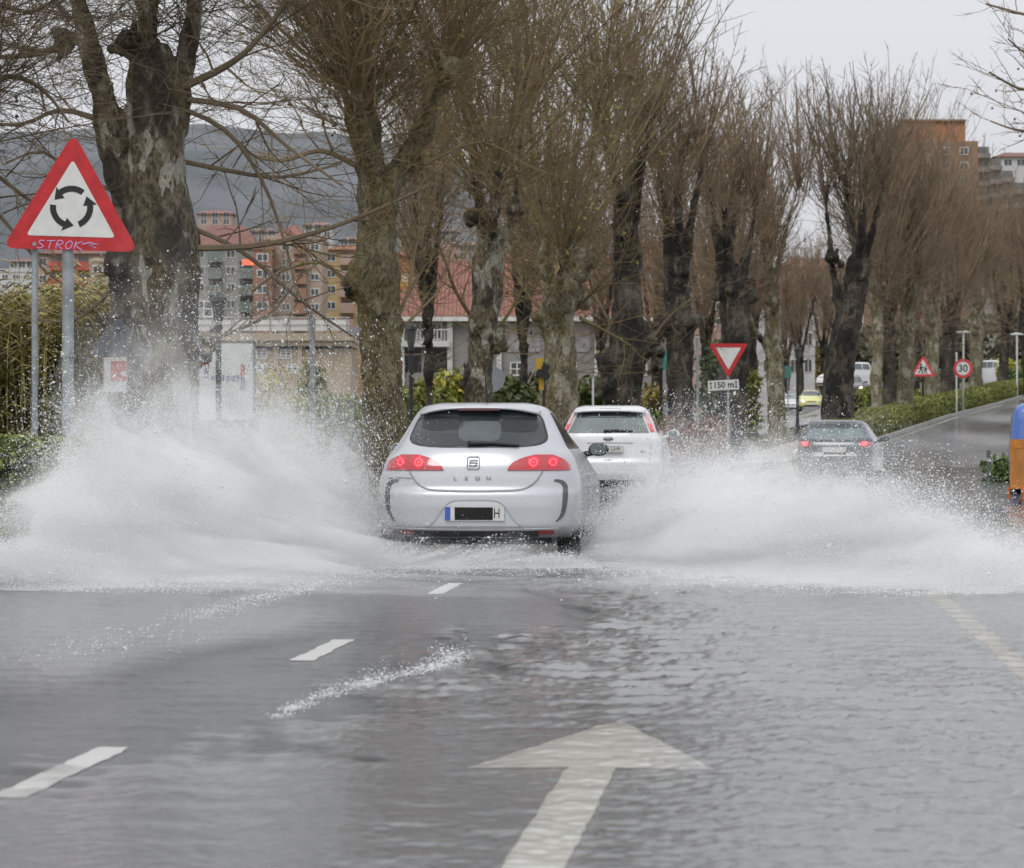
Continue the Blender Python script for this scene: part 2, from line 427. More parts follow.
at = me.attributes.new('murk_sheen', 'FLOAT', 'POINT'); at.data.foreach_set('value', murk_sheen.astype(np.float32).ravel())
at = me.attributes.new('depth', 'FLOAT', 'POINT'); at.data.foreach_set('value', dep.astype(np.float32).ravel())
# ground lies at -0.03, the road at 0
m, n, l, b = newmat('flood_water_surface'); n.remove(b); out = n['Material Output']
an = n.new('ShaderNodeAttribute'); an.attribute_name = 'depth'
tc = n.new('ShaderNodeTexCoord')
nz = n.new('ShaderNodeTexNoise'); nz.inputs['Scale'].default_value = 38; nz.inputs['Detail'].default_value = 6
l.new(tc.outputs['Object'], nz.inputs['Vector'])
bp = n.new('ShaderNodeBump'); bp.inputs['Strength'].default_value = .35; bp.inputs['Distance'].default_value = .006; l.new(nz.outputs['Fac'], bp.inputs['Height'])
fr = n.new('ShaderNodeFresnel'); fr.inputs['IOR'].default_value = 1.33; l.new(bp.outputs[0], fr.inputs['Normal'])
gl = n.new('ShaderNodeBsdfGlossy'); gl.inputs['Roughness'].default_value = .11; l.new(bp.outputs[0], gl.inputs['Normal'])
tr = n.new('ShaderNodeBsdfTransparent'); tr.inputs['Color'].default_value = (.93,.93,.92,1)
df = n.new('ShaderNodeBsdfDiffuse')
n2 = n.new('ShaderNodeTexNoise'); n2.inputs['Scale'].default_value = .35; n2.inputs['Detail'].default_value = 4; l.new(tc.outputs['Object'], n2.inputs['Vector'])
cm = n.new('ShaderNodeMix'); cm.data_type = 'RGBA'; cm.inputs[6].default_value = (.41,.415,.42,1); cm.inputs[7].default_value = (.52,.525,.53,1)
l.new(n2.outputs['Fac'], cm.inputs[0]); l.new(cm.outputs[2], df.inputs['Color'])
mu = n.new('ShaderNodeMath'); mu.operation = 'MULTIPLY'; mu.inputs[1].default_value = .42; an2 = n.new('ShaderNodeAttribute'); an2.attribute_name = 'murk_sheen'; l.new(an2.outputs['Fac'], mu.inputs[0])
m1 = n.new('ShaderNodeMixShader'); l.new(mu.outputs[0], m1.inputs[0]); l.new(tr.outputs[0], m1.inputs[1]); l.new(df.outputs[0], m1.inputs[2])
m2 = n.new('ShaderNodeMixShader'); ff = n.new('ShaderNodeMapRange'); ff.inputs[1].default_value = .05; ff.inputs[2].default_value = .6; ff.inputs[3].default_value = .30; l.new(an.outputs['Fac'], ff.inputs[0]); f2 = n.new('ShaderNodeMath'); f2.operation = 'MULTIPLY'; l.new(fr.outputs[0], f2.inputs[0]); l.new(ff.outputs[0], f2.inputs[1]); l.new(f2.outputs[0], m2.inputs[0]); l.new(m1.outputs[0], m2.inputs[1]); l.new(gl.outputs[0], m2.inputs[2])
l.new(m2.outputs[0], out.inputs['Surface'])
fw = link('flood_water', me, m); tag(fw, kind='structure')

# far hills; distance haze is painted into their pale blue-grey colour
M_HILL = mat('hill_slope_hazed', (.135,.145,.16), .95, c2=(.085,.098,.105), noise_scale=.02, detail=9, contrast=.22)
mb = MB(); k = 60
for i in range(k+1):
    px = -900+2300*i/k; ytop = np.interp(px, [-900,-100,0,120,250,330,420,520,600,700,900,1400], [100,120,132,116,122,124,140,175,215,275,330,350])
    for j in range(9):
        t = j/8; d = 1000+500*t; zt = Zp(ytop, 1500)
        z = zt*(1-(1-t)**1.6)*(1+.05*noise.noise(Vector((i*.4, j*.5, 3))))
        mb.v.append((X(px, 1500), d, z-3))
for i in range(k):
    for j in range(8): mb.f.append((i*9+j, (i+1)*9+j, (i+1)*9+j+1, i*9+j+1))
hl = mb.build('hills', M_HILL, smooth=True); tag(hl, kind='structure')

# ------------------------------------------------------------------ cars
class Shell:
    """car body as a stack of rounded slices: half width W(z), rear YR(z), front YF(z); x right, y forward, z up, rear bumper at y=0"""
    def __init__(s, keys, Lr=.55, nr=3.0, Lf=.9, nf=2.6):
        s.z0, s.z1 = keys[0][0], keys[-1][0]
        zz = np.linspace(s.z0, s.z1, 400); ks = np.array(keys)
        def sm(c, sig=.014):
            v = np.interp(zz, ks[:,0], ks[:,c]); k = max(1, int(sig/(zz[1]-zz[0]))); 
            kern = np.exp(-.5*(np.arange(-3*k, 3*k+1)/k)**2); kern /= kern.sum()
            return np.convolve(np.pad(v, 3*k, mode='edge'), kern, 'valid')
        s.zz = zz; s.w = sm(1); s.yr = sm(2); s.yf = sm(3); s.Lr, s.nr, s.Lf, s.nf = Lr, nr, Lf, nf
    def W(s, z): return float(np.interp(z, s.zz, s.w))
    def YR(s, z): return float(np.interp(z, s.zz, s.yr))
    def YF(s, z): return float(np.interp(z, s.zz, s.yf))
    def rear(s, x, z):
        t = min(1, abs(x)/s.W(z)); return s.YR(z)+s.Lr*(1-max(0, 1-t**s.nr)**(1/s.nr))
    def front(s, x, z):
        t = min(1, abs(x)/s.W(z)); return s.YF(z)-s.Lf*(1-max(0, 1-t**s.nf)**(1/s.nf))
    def side(s, y, z):
        w = s.W(z); a = y-s.YR(z); b = s.YF(z)-y
        if a < s.Lr: w *= max(0, 1-max(0, min(1, (s.Lr-a)/s.Lr))**s.nr)**(1/s.nr)
        if b < s.Lf: w *= max(0, 1-max(0, min(1, (s.Lf-b)/s.Lf))**s.nf)**(1/s.nf)
        return w
    def body(s, nz=64, q=14):
        mb = MB(); ring = None
        zs = np.linspace(0, 1, nz); zs = s.z0+(s.z1-s.z0)*(1-(1-zs)**1.15)
        for z in zs:
            w, yr, yf = s.W(z), s.YR(z), s.YF(z); pts = []; k_ = min(1, .97*(yf-yr)/(s.Lr+s.Lf)); Lr, Lf = s.Lr*k_, s.Lf*k_
            for i in range(2*q+1):     # rear, from left to right
                a = math.pi*(1-i/(2*q)); c, sn = math.cos(a), math.sin(a)
                x = w*math.copysign(abs(c)**(2/s.nr), c); pts.append((x, yr+Lr*(1-sn**(2/s.nr)), z))
            for i in range(1, 8): t = i/8; pts.append((w, (yr+Lr)*(1-t)+(yf-Lf)*t, z))
            for i in range(2*q+1):
                a = math.pi*i/(2*q); c, sn = math.cos(a), math.sin(a)
                x = w*math.copysign(abs(c)**(2/s.nf), c); pts.append((x, yf-Lf*(1-sn**(2/s.nf)), z))
            for i in range(1, 8): t = i/8; pts.append((-w, (yf-Lf)*(1-t)+(yr+Lr)*t, z))
            ring = len(pts); mb.v += pts
        for j in range(nz-1):
            for i in range(ring):
                i2 = (i+1) % ring; mb.f.append((j*ring+i, j*ring+i2, (j+1)*ring+i2, (j+1)*ring+i))
        mb.f.append(tuple(range(ring-1, -1, -1))); mb.f.append(tuple((nz-1)*ring+i for i in range(ring)))
        return mb
    def patch(s, where, zs, xl, xr, off=.006, nx=14, skirt=.03):
        """panel lying on the body: rows of z, between xl(z) and xr(z); for 'right'/'left' the span is along y"""
        mb = MB(); k = nx+1
        fn = {'rear': lambda u, z, o: (u, s.rear(u, z)-o, z), 'front': lambda u, z, o: (u, s.front(u, z)+o, z),
              'right': lambda u, z, o: (s.side(u, z)+o, u, z), 'left': lambda u, z, o: (-s.side(u, z)-o, u, z)}[where]
        m = len(zs)
        for o in (off, -skirt):
            for z in zs:
                a, b = xl(z), xr(z)
                for i in range(k): mb.v.append(fn(a+(b-a)*i/nx, z, o))
        flip = where in ('front', 'left')
        def face(*f): mb.f.append(tuple(reversed(f)) if flip else f)
        for j in range(m-1):
            for i in range(nx): face(j*k+i, j*k+i+1, (j+1)*k+i+1, (j+1)*k+i)
        B = m*k
        for i in range(nx):
            face(B+i, B+i+1, i+1, i); t = (m-1)*k; face(t+i, t+i+1, B+t+i+1, B+t+i)
        for j in range(m-1):
            face(j*k, (j+1)*k, B+(j+1)*k, B+j*k); e = nx; face(B+j*k+e, B+(j+1)*k+e, (j+1)*k+e, j*k+e)
        return mb
def lin(a, b, n=12): return [a+(b-a)*i/(n-1) for i in range(n)]
def sup(c, a, zc, hb, n):
    def f(z): 
        t = min(1, abs((z-zc)/hb)); return a*max(0, 1-t**n)**(1/n)
    return (lambda z: c-f(z)), (lambda z: c+f(z))
def ramp(pts):
    zs = [p[0] for p in pts]; xs = [p[1] for p in pts]
    return lambda z: float(np.interp(z, zs, xs))
def cut_arches(o, cuts):
    cut = []
    for y, r, wx in cuts:
        c = MB(); prof = [(0, -wx), (r, -wx), (r, wx), (0, wx)]
        c.tube([(-wx, y, .30), (wx, y, .30)], r, 32)
        k = c.build('tmp', None); cut.append(k)
        m = o.modifiers.new('b', 'BOOLEAN'); m.object = k; m.solver = 'EXACT'; m.operation = 'DIFFERENCE'
    bpy.context.view_layer.update()
    me = evaluated(o); o.modifiers.clear(); o.data = me
    for k in cut: bpy.data.objects.remove(k)
    me.polygons.foreach_set('use_smooth', [True]*len(me.polygons)); me.set_sharp_from_angle(angle=R(32))
def wheel(parent, x, y, r=.315, wd=.2, sub=True, m=None):
    sgn = 1 if x > 0 else -1; h = wd/2
    t = MB().lathe([(r*.66, -h*.9), (r*.9, -h), (r*.98, -h*.8), (r, -h*.4), (r, h*.4), (r*.98, h*.8), (r*.9, h), (r*.66, h*.9), (r*.62, 0), (r*.66, -h*.9)], 28, 'x')
    rim = MB().lathe([(0, sgn*h*.5), (r*.16, sgn*h*.62), (r*.2, sgn*h*.4), (r*.5, sgn*h*.35), (r*.6, sgn*h*.8), (r*.66, sgn*h*.85), (r*.64, -sgn*h*.2), (0, -sgn*h*.2)], 20, 'x')
    for k in range(5):
        a = 2*math.pi*k/5; c, sn = math.cos(a), math.sin(a)
        rim.tube([(sgn*h*.62, r*.1*c, r*.1*sn), (sgn*h*.8, r*.62*c, r*.62*sn)], [.03, .022], 5)
    wo = t.build('wheel', M_TYRE, parent, True, (x, y, r)); rim.build('rim', M_RIM, wo, True, angle=40)
    return wo
def mirror(parent, s, x, y, z, m, big=1.0):
    mb = MB(); sg = 1 if x > 0 else -1
    mb.ball((0, 0, 0), 1, 14, 10, (.115*big, .085*big, .075*big)); mb.tube([(-sg*.17*big, .03, -.05), (-sg*.05, .01, -.03)], [.028, .03], 7)
    o = mb.build('wing_mirror', m, parent, True, (x, y, z))
    g = MB(); poly = [(.088*big*math.copysign(abs(math.cos(t))**.7, math.cos(t)), .058*big*math.copysign(abs(math.sin(t))**.7, math.sin(t))) for t in [2*math.pi*i/20 for i in range(20)]]
    g.prism(poly, -.088*big, -.02); g.build('mirror_glass', M_GLASSP, o)
    return o

def hatch_keys(H=1.46, w=.885, Lc=4.3, wt=.0, rake=1.0):
    s = H/1.46; k = w/.885
    return [(.265*s, .79*k, .17, Lc-.1), (.315*s, .85*k, .05, Lc-.03), (.36*s, .868*k, .0, Lc), (.55*s, .883*k, .0, Lc), (.66*s, .885*k, .015, Lc-.02), (.70*s, .885*k, .055, Lc-.08),
            (.80*s, .882*k, .075, Lc-.25), (.90*s, .868*k, .10, Lc-.8), (.97*s, .845*k, .135, Lc-1.02), (1.02*s, .815*k+wt, .165*rake, Lc-1.22), (1.06*s, .775*k+wt, .20*rake, Lc-1.3), (1.2*s, .70*k+wt, .33*rake, Lc-1.72),
            (1.34*s, .625*k+wt, .46*rake, Lc-2.1), (1.40*s, .585*k+wt, .52*rake, Lc-2.3), (1.435*s, .53*k+wt, .57*rake, Lc-2.55), (1.452*s, .46*k+wt, .68*rake, Lc-2.8), (1.46*s, .34*k+wt, .9*rake, Lc-3.05)]

# ---- the silver hatchback ----
M_SILVER = mat('silver_paint', (.47,.485,.505), .34, .22, .5, coat=.6, noise_amt=.06, noise_scale=2.5, coat_rough=.1)
M_SILVERD = mat('silver_shut_line', (.22,.225,.23), .5)
M_WIPER = M_TRIM
car = thing('silver_hatchback', 'silver hatchback with lit red tail lamps throwing up sheets of water', 'car', (X(474.5, 32.4), 32.4, 0.0), R(-4.6), 'cars driving away from the camera')
HK = [(z, w_*(1.04 if z < .78 else 1.02 if z < .87 else 1), a, b_) for z, w_, a, b_ in hatch_keys(1.478, .885, 4.3)]
S = Shell(HK)
body = S.body().build('body', M_SILVER, car, True); cut_arches(body, [(.86, .345, 1.2), (3.45, .345, 1.2)])
# glass: wide, round-cornered, under a spoiler lip
gz0, gz1 = 1.075, 1.425
def gw(z):
    t = (z-gz0)/(gz1-gz0); w_ = .640-.125*t; e = min(1, abs(2*t-1)); return w_*max(0, 1-e**4.5)**(1/4.5)
zs = [gz0+(gz1-gz0)*(.5-.5*math.cos(math.pi*i/22)) for i in range(23)]
mgl, n, l, b = newmat('rear_window_glass')
b.inputs['Base Color'].default_value = (.10,.12,.12,1); b.inputs['Roughness'].default_value = .03; b.inputs['Alpha'].default_value = .62; b.inputs['Specular IOR Level'].default_value = .6
wn = S.patch('rear', zs, lambda z: -gw(z), gw, .008, 24).build('rear_window', M_GLASS, car, True, angle=40)
S.patch('rear', zs, lambda z: -gw(z)-.022, lambda z: gw(z)+.022, .004, 24).build('window_seal', M_TRIM, wn, True, angle=40)
# view through the car painted as patches on the glass: the dark hood of the cabin, pale windscreen light, head rests
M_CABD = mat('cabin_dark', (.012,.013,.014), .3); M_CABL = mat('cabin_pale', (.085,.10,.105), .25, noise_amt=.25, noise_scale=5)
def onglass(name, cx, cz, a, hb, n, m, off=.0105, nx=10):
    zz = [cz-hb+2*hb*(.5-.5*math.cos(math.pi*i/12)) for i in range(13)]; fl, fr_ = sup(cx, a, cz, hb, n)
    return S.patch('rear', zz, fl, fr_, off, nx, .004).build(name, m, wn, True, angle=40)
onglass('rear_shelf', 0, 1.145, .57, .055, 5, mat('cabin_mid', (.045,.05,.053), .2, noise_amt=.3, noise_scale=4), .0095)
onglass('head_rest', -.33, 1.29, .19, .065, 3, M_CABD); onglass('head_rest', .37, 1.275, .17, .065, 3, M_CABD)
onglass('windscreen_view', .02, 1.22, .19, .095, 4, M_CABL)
# spoiler lip
sp = MB(); 
for j, (dz, out) in enumerate(((0, .0), (.012, -.10), (.03, -.115), (.045, -.06), (.05, .12))):
    for i in range(25):
        x = -.545+1.09*i/24; zc = 1.412-.055*abs(x/.545)**3; z = zc+dz; y = S.rear(x*.96, min(z, 1.46))
        sp.v.append((x, y+out*(1-.5*abs(x/.545)**4)-.01, z))
for j in range(4):
    for i in range(24): sp.f.append((j*25+i, j*25+i+1, (j+1)*25+i+1, (j+1)*25+i))
so_ = sp.build('spoiler', M_SILVER, car, True)
md = so_.modifiers.new('s', 'SOLIDIFY'); md.thickness = .012
S.patch('rear', lin(1.405, 1.428, 4), lambda z: -.19, lambda z: .19, .105, 8, .02).build('brake_lamp', mat('dark_red_lens', (.06,.008,.01), .15), so_)
# wiper
wi = MB(); pts = []
for i in range(9):
    x = -.08+.46*i/8; z = 1.112+.012*math.sin(i/8*3.1)-.02*(i/8); pts.append((x, S.rear(x, z)-.03, z))
wi.tube(pts, [.026]*2+[.022, .02, .018, .017, .016, .015, .01], 6); wi.build('wiper', M_TRIM, car, True)
# antenna
MB().tube([(.03, 1.0, 1.47), (.03, .93, 1.53), (.03, .74, 1.76)], [.024, .012, .006], 6).build('antenna', M_TRIM, car, True)
# tail lamps
def lamp(sg):
    zb, zt = .872, 1.012
    inner = ramp([(zb, .285), (zb+.02, .29), (zb+.07, .33), (zb+.11, .41), (zt, .52)])
    outer = ramp([(zb, .835), (zb+.05, .83), (zb+.1, .78), (zt, .68)])
    fl = (lambda z: inner(z)) if sg > 0 else (lambda z: -outer(z)); fr_ = (lambda z: outer(z)) if sg > 0 else (lambda z: -inner(z))
    o = S.patch('rear', lin(zb, zt, 14), fl, fr_, .012, 20).build('tail_lamp', M_TAIL, car, True, angle=40)
    for k, (cx, rr, lit) in enumerate(((.515, .05, 1), (.685, .044, 0))):
        cz = .945
        zz = [cz-rr+2*rr*(.5-.5*math.cos(math.pi*i/12)) for i in range(13)]
        for q, (r2, mm, of) in enumerate(((rr*1.12, M_TAILGLOW, .0135), (rr*.8, M_TAILON, .015), (rr*.5, M_TAILGLOW, .0165), (rr*.2, M_TAILON, .018))):
            zz = [cz-r2+2*r2*(.5-.5*math.cos(math.pi*i/12)) for i in range(13)]; fl2, fr2 = sup(sg*cx, r2*(1 if not k else .95), cz, r2, 2)
            if k and q == 3: continue
            S.patch('rear', zz, fl2, fr2, of, 8, .002).build('lamp_ring', mm, o, True)
    # dividing line
    return o
lamp(-1); lamp(1)
# tailgate shut line
zz = lin(.695, 1.06, 26)
def curve_line(name, pts, m, wd=.006, parent=None, off=.004, sh=S):
    "thin groove lying on the rear: a ribbon along (x,z) points"
    mb = MB(); k = len(pts)
    for i, (x, z) in enumerate(pts):
        a = pts[max(i-1, 0)]; c = pts[min(i+1, k-1)]; tx, tz = c[0]-a[0], c[1]-a[1]; L = math.hypot(tx, tz) or 1; nx_, nz_ = -tz/L*wd, tx/L*wd
        for sg in (1, -1): xx, z2 = x+nx_*sg, z+nz_*sg; mb.v.append((xx, sh.rear(xx, z2)-off, z2))
    for i in range(k-1): mb.f.append((2*i, 2*i+1, 2*i+3, 2*i+2))
    o = mb.build(name, m, parent or car); s_ = o.modifiers.new('s', 'SOLIDIFY'); s_.thickness = .004; s_.offset = 0; return o
def spline(pts, n=10):
    out = []; P4 = [pts[0]]+list(pts)+[pts[-1]]
    for i in range(1, len(P4)-2):
        p0, p1, p2, p3 = [np.array(q, float) for q in P4[i-1:i+3]]
        for j in range(n):
            t = j/n; out.append(tuple(.5*((2*p1)+(-p0+p2)*t+(2*p0-5*p1+4*p2-p3)*t*t+(-p0+3*p1-3*p2+p3)*t**3)))
    out.append(tuple(pts[-1])); return out
curve_line('tailgate_seam', spline([(-.60, .868), (-.56, .80), (-.50, .74), (-.40, .70), (-.2, .688), (0, .685), (.2, .688), (.40, .70), (.50, .74), (.56, .80), (.60, .868)]), M_SILVERD, .007)
curve_line('bumper_crease', spline([(-.80, .80), (-.70, .805), (-.58, .80)], 6), M_SILVERD, .004)
# bumper vents: dark crescents at the corners
for sg in (-1, 1):
    c = spline([(.70, .782), (.755, .772), (.79, .735), (.798, .66), (.79, .55), (.765, .465), (.72, .418)], 8)
    wd = [.008, .014, .018, .020, .018, .013, .005]
    mb = MB(); k = len(c)
    for i, (x, z) in enumerate(c):
        a = c[max(i-1, 0)]; e = c[min(i+1, k-1)]; tx, tz = e[0]-a[0], e[1]-a[1]; L = math.hypot(tx, tz); ww = float(np.interp(i/(k-1)*6, range(7), wd))
        for s2 in (1, -1):
            xx, z2 = x+tz/L*-ww*s2, z+tx/L*ww*s2; mb.v.append((sg*xx, S.rear(xx, z2)-.005, z2))
    for i in range(k-1): mb.f.append((2*i, 2*i+1, 2*i+3, 2*i+2))
    o = mb.build('bumper_vent', mat('vent_grey', (.085,.09,.095), .5), car); s_ = o.modifiers.new('s', 'SOLIDIFY'); s_.thickness = .008; s_.offset = 0
    
# plate recess: trapezoid hump with a lip
zz = lin(.375, .60, 14)
def rec(z): return float(np.interp(z, [.375, .42, .52, .57, .60], [.40, .355, .285, .24, .17]))
rc = S.patch('rear', zz, lambda z: -rec(z), rec, .004, 16).build('plate_recess', mat('silver_recess', (.5,.515,.535), .35, .25, .5, coat=.4), car, True, angle=40)
curve_line('recess_edge', spline([(-.43, .36), (-.355, .42), (-.285, .52), (-.24, .575), (-.17, .602), (0, .606), (.17, .602), (.24, .575), (.285, .52), (.355, .42), (.43, .36)]), mat('recess_shade', (.30,.31,.32), .5), .005, off=.006)
curve_line('bumper_lip', spline([(-.74, .352), (-.4, .345), (0, .343), (.4, .345), (.74, .352)], 8), mat('silver_lip', (.62,.63,.65), .3, .2), .008, off=.012)
pl = MB().box(-.265, .265, -.022, -.010, .425, .55).build('number_plate', M_PLATE, car)
MB().box(-.262, -.213, -.0245, -.021, .428, .547).build('blue_strip', M_EUBLUE, pl)
MB().box(-.175, .165, -.0245, -.021, .432, .544).build('redaction_bar', mat('redaction_bar', (.004,.004,.004), .8), pl)  # black bar put over the plate to blank out its number
text('plate_letter', 'H', .12, M_BLACK, pl, (.2, -.0225, .487), .0015, sx=.7)
# under-bumper: dark valance, red reflectors
S.patch('rear', lin(.275, .335, 5), lambda z: -.55-.9*(z-.275), lambda z: .55+.9*(z-.275), .004, 16, .05).build('valance', mat('valance_grey', (.06,.062,.065), .6), car, True, angle=40)
for sg in (-1, 1): S.patch('rear', lin(.30, .335, 4), (lambda z: -.70) if sg < 0 else (lambda z: .56), (lambda z: -.56) if sg < 0 else (lambda z: .70), .02, 8, .05).build('reflector', mat('reflector_red', (.45,.08,.09), .3), car)
# badge: open square with a stylised S of slanted bars
bd = MB(); M_BADGE = mat('badge_grey', (.24,.25,.26), .35, .5)
def on(x, z, o=.02): return (x, S.rear(x, z)-o, z)
bx, bz, hw = -.02, .938, .054
ol = rounded([(bx-hw, bz-hw), (bx+hw, bz-hw), (bx+hw, bz+hw), (bx-hw, bz+hw)], .02, 4)
bd.tube([on(x, z, .012) for x, z in ol+[ol[0]]],   .0042, 5)
for pts in ([(-.036, .02), (0, .026), (.04, .022)], [(-.04, .0), (0, .003), (.04, -.003)], [(-.04, -.022), (0, -.026), (.036, -.02)]):
    bd.tube([on(bx+a, bz+c, .012) for a, c in pts], .0045, 5)
bd.build('badge', M_BADGE, car, True)
for q, ch_ in enumerate('LEON'): text('letter', ch_, .047, mat('badge_faint', (.30,.31,.32), .35, .4), car, (-.18+.10*q, S.rear(0, .80)-.010, .80), .003, sx=1.25)
# side: windows, shut lines, mirrors, wheels
def side_win(sh, where, y0, y1, za, zb, lean0, lean1, m=M_GLASS, off=.006):
    zz = lin(za, zb, 10)
    f0 = lambda z: y0+(z-za)/(zb-za)*lean0; f1 = lambda z: y1-(z-za)/(zb-za)*lean1
    return sh.patch(where, zz, f0, f1, off, 12).build('side_window', m, car_parent, True, angle=40)
car_parent = car
for wh in ('right', 'left'):
    side_win(S, wh, .74, 1.62, 1.06, 1.385, .22, .0); side_win(S, wh, 1.68, 2.72, 1.06, 1.385, .0, .62)
    S.patch(wh, lin(.45, 1.05, 10), lambda z: 1.655, lambda z: 1.668, .002, 1, .004).build('door_seam', M_SILVERD, car)
    S.patch(wh, lin(.30, .36, 3), lambda z: 1.25, lambda z: 3.0, .012, 10, .03).build('sill', M_SILVER, car, True, angle=40)
    S.patch(wh, lin(.80, .83, 3), lambda z: 1.72, lambda z: 1.90, .03, 4, .03).build('door_handle', M_SILVER, car, True)
for sg in (-1, 1):
    mirror(car, S, sg*.955, 2.62, 1.045, M_TRIM if sg > 0 else mat('mirror_grey', (.25,.27,.28), .3), .86)
    wheel(car, sg*.80, .86, .325, .21); wheel(car, sg*.80, 3.45, .325, .21)
# the inside of the body behind the wheels is dark
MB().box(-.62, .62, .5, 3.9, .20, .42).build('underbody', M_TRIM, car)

# ---- the white hatchback ahead of it ----
M_WHITEP = mat('white_paint', (.70,.71,.72), .3, 0, .5, coat=.6, noise_amt=.05, noise_scale=2.5, coat_rough=.1)
car = thing('white_hatchback', 'white hatchback with upright pillar tail lamps, driving ahead of the silver one', 'car', (X(608, 62.5), 62.5, .06), R(-5), 'cars driving away from the camera')
car_parent = car
S2 = Shell([(.22,.80,.12,4.2),(.32,.86,.03,4.28),(.42,.90,.0,4.3),(.62,.915,.0,4.28),(.68,.915,.04,4.2),(.85,.912,.06,4.0),(1.0,.895,.07,3.4),(1.06,.86,.085,3.15),(1.12,.815,.11,3.0),(1.3,.735,.25,2.5),(1.46,.665,.38,2.1),(1.52,.63,.42,1.9),(1.56,.59,.46,1.7),(1.585,.53,.56,1.5),(1.595,.42,.75,1.3)], .42, 3.6)
body = S2.body().build('body', M_WHITEP, car, True); cut_arches(body, [(.9, .35, 1.2), (3.5, .35, 1.2)])
zz = lin(1.12, 1.475, 14); tw = lambda z: .70-.16*(z-1.12)/.36
wn = S2.patch('rear', zz, lambda z: -tw(z), tw, .008, 16).build('rear_window', mat('rear_glass_green', (.14,.165,.16), .06, 0, .6, c2=(.22,.25,.24), noise_scale=1.5), car, True, angle=40)
S2.patch('rear', lin(1.385, 1.475, 5), lambda z: -.56, lambda z: .56, .0105, 10, .002).build('window_shade', M_GLASS, wn, True)
S2.patch('rear', lin(1.51, 1.545, 3), lambda z: -.17, lambda z: .19, .02, 6, .03).build('brake_lamp', mat('dark_red_lens', (.06,.008,.01), .15), car)
sp = MB()
for j, (dz, out) in enumerate(((0, -.09), (.02, -.12), (.05, -.10), (.065, .1))):
    for i in range(17):
        x = -.62+1.24*i/16; z = 1.485-.03*abs(x/.62)**3+dz; sp.v.append((x, S2.rear(x*.95, min(z, 1.585))+out, z))
for j in range(3):
    for i in range(16): sp.f.append((j*17+i, j*17+i+1, (j+1)*17+i+1, (j+1)*17+i))
so2 = sp.build('spoiler', M_WHITEP, car, True); md = so2.modifiers.new('s', 'SOLIDIFY'); md.thickness = .02
MB().tube([(-.08, S2.rear(-.08, 1.15)-.03, 1.15), (.12, S2.rear(.1, 1.165)-.03, 1.165), (.42, S2.rear(.4, 1.15)-.03, 1.15)], [.028, .022, .012], 6).build('wiper', M_TRIM, car, True)
for sg in (-1, 1):
    a = ramp([(1.12, .725), (1.25, .66), (1.42, .60), (1.47, .60)]); c = ramp([(1.12, .80), (1.25, .77), (1.4, .705), (1.47, .63)])
    tl = S2.patch('rear', lin(1.13, 1.47, 12), (lambda z: a(z)) if sg > 0 else (lambda z: -c(z)), (lambda z: c(z)) if sg > 0 else (lambda z: -a(z)), .012, 6).build('tail_lamp', mat('lens_pale_red', (.62,.38,.38), .15, 0, .6, coat=1), car, True, angle=40)
    S2.patch('rear', lin(1.14, 1.28, 6), (lambda z: a(z)+.008) if sg > 0 else (lambda z: -c(z)+.008), (lambda z: c(z)-.008) if sg > 0 else (lambda z: -a(z)-.008), .0145, 6, .002).build('lamp_lens', mat('lens_red_lit', (.62,.10,.12), .2, emit=.12), tl, True)
    wheel(car, sg*.79, .9, .32, .2); wheel(car, sg*.79, 3.5, .32, .2); mirror(car, S2, sg*1.0, 2.75, 1.1, M_WHITEP)
pl = MB().box(-.26, .26, -.012, .045, .79, .905).build('number_plate', M_PLATE, car)
text('plate_lettering', '2 GHR', .115, mat('plate_ink', (.10,.10,.10), .5), pl, (.1, -.0125, .847), .0015, sx=.75)
curve_line('tailgate_seam', [(-.74, 1.08), (-.73, .9), (-.72, .66), (0, .655), (.72, .66), (.73, .9), (.74, 1.08)], mat('white_shut_line', (.33,.34,.35), .5), .006, car, .004, S2)
curve_line('handle_recess', [(-.36, .945), (0, .95), (.42, .945)], mat('white_shut_line', (.33,.34,.35), .5), .01, car, .004, S2)
lo = MB(); lo.lathe([(0, -.008), (1, -.008), (1, .004), (0, .004)], 20, 'y'); lo.v = [(x*.085, y, z*.036) for x, y, z in lo.v]
lo.build('badge', mat('badge_grey', (.13,.14,.15), .3, .7), car, True, (.0, S2.rear(0, 1.02)-.008, 1.02))
text('lettering', 'TDCi', .05, mat('badge_pale', (.4,.41,.42), .3, .5), car, (.6, S2.rear(.6, .80)-.012, .80), .003)
for wh in ('right', 'left'):
    side_win(S2, wh, .62, 1.6, 1.12, 1.44, .2, 0); side_win(S2, wh, 1.66, 2.75, 1.12, 1.44, 0, .6)
va = MB(); va.box(-.65, .65, .04, .3, .18, .36); va.build('valance', M_TRIM, car)
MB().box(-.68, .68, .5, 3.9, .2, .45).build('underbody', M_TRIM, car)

# ---- the dark grey car at the turn ----
M_DARKP = mat('dark_grey_paint', (.075,.085,.092), .3, .4, .5, coat=.8, noise_amt=.1, noise_scale=2)
car = thing('dark_grey_hatchback', 'dark grey hatchback half hidden by spray at the turning beside the hedge', 'car', (X(834, 82), 82, 0), R(-10), 'cars driving away from the camera')
car_parent = car
S3 = Shell(hatch_keys(1.46, .87, 4.1, .05, .8), .4, 3.4)
body = S3.body(48, 10).build('body', M_DARKP, car, True); cut_arches(body, [(.85, .34, 1.2), (3.35, .34, 1.2)])
M_DARKROOF = mat('roof_sheen', (.22,.24,.25), .25, .4, .5, coat=.8)
zz = lin(1.04, 1.38, 10); tw = lambda z: .70-.13*(z-1.04)/.34
wn = S3.patch('rear', zz, lambda z: -tw(z), tw, .008, 12).build('rear_window', mat('rear_glass_teal', (.10,.15,.16), .06, 0, .6, c2=(.2,.25,.26), noise_scale=2), car, True, angle=40)
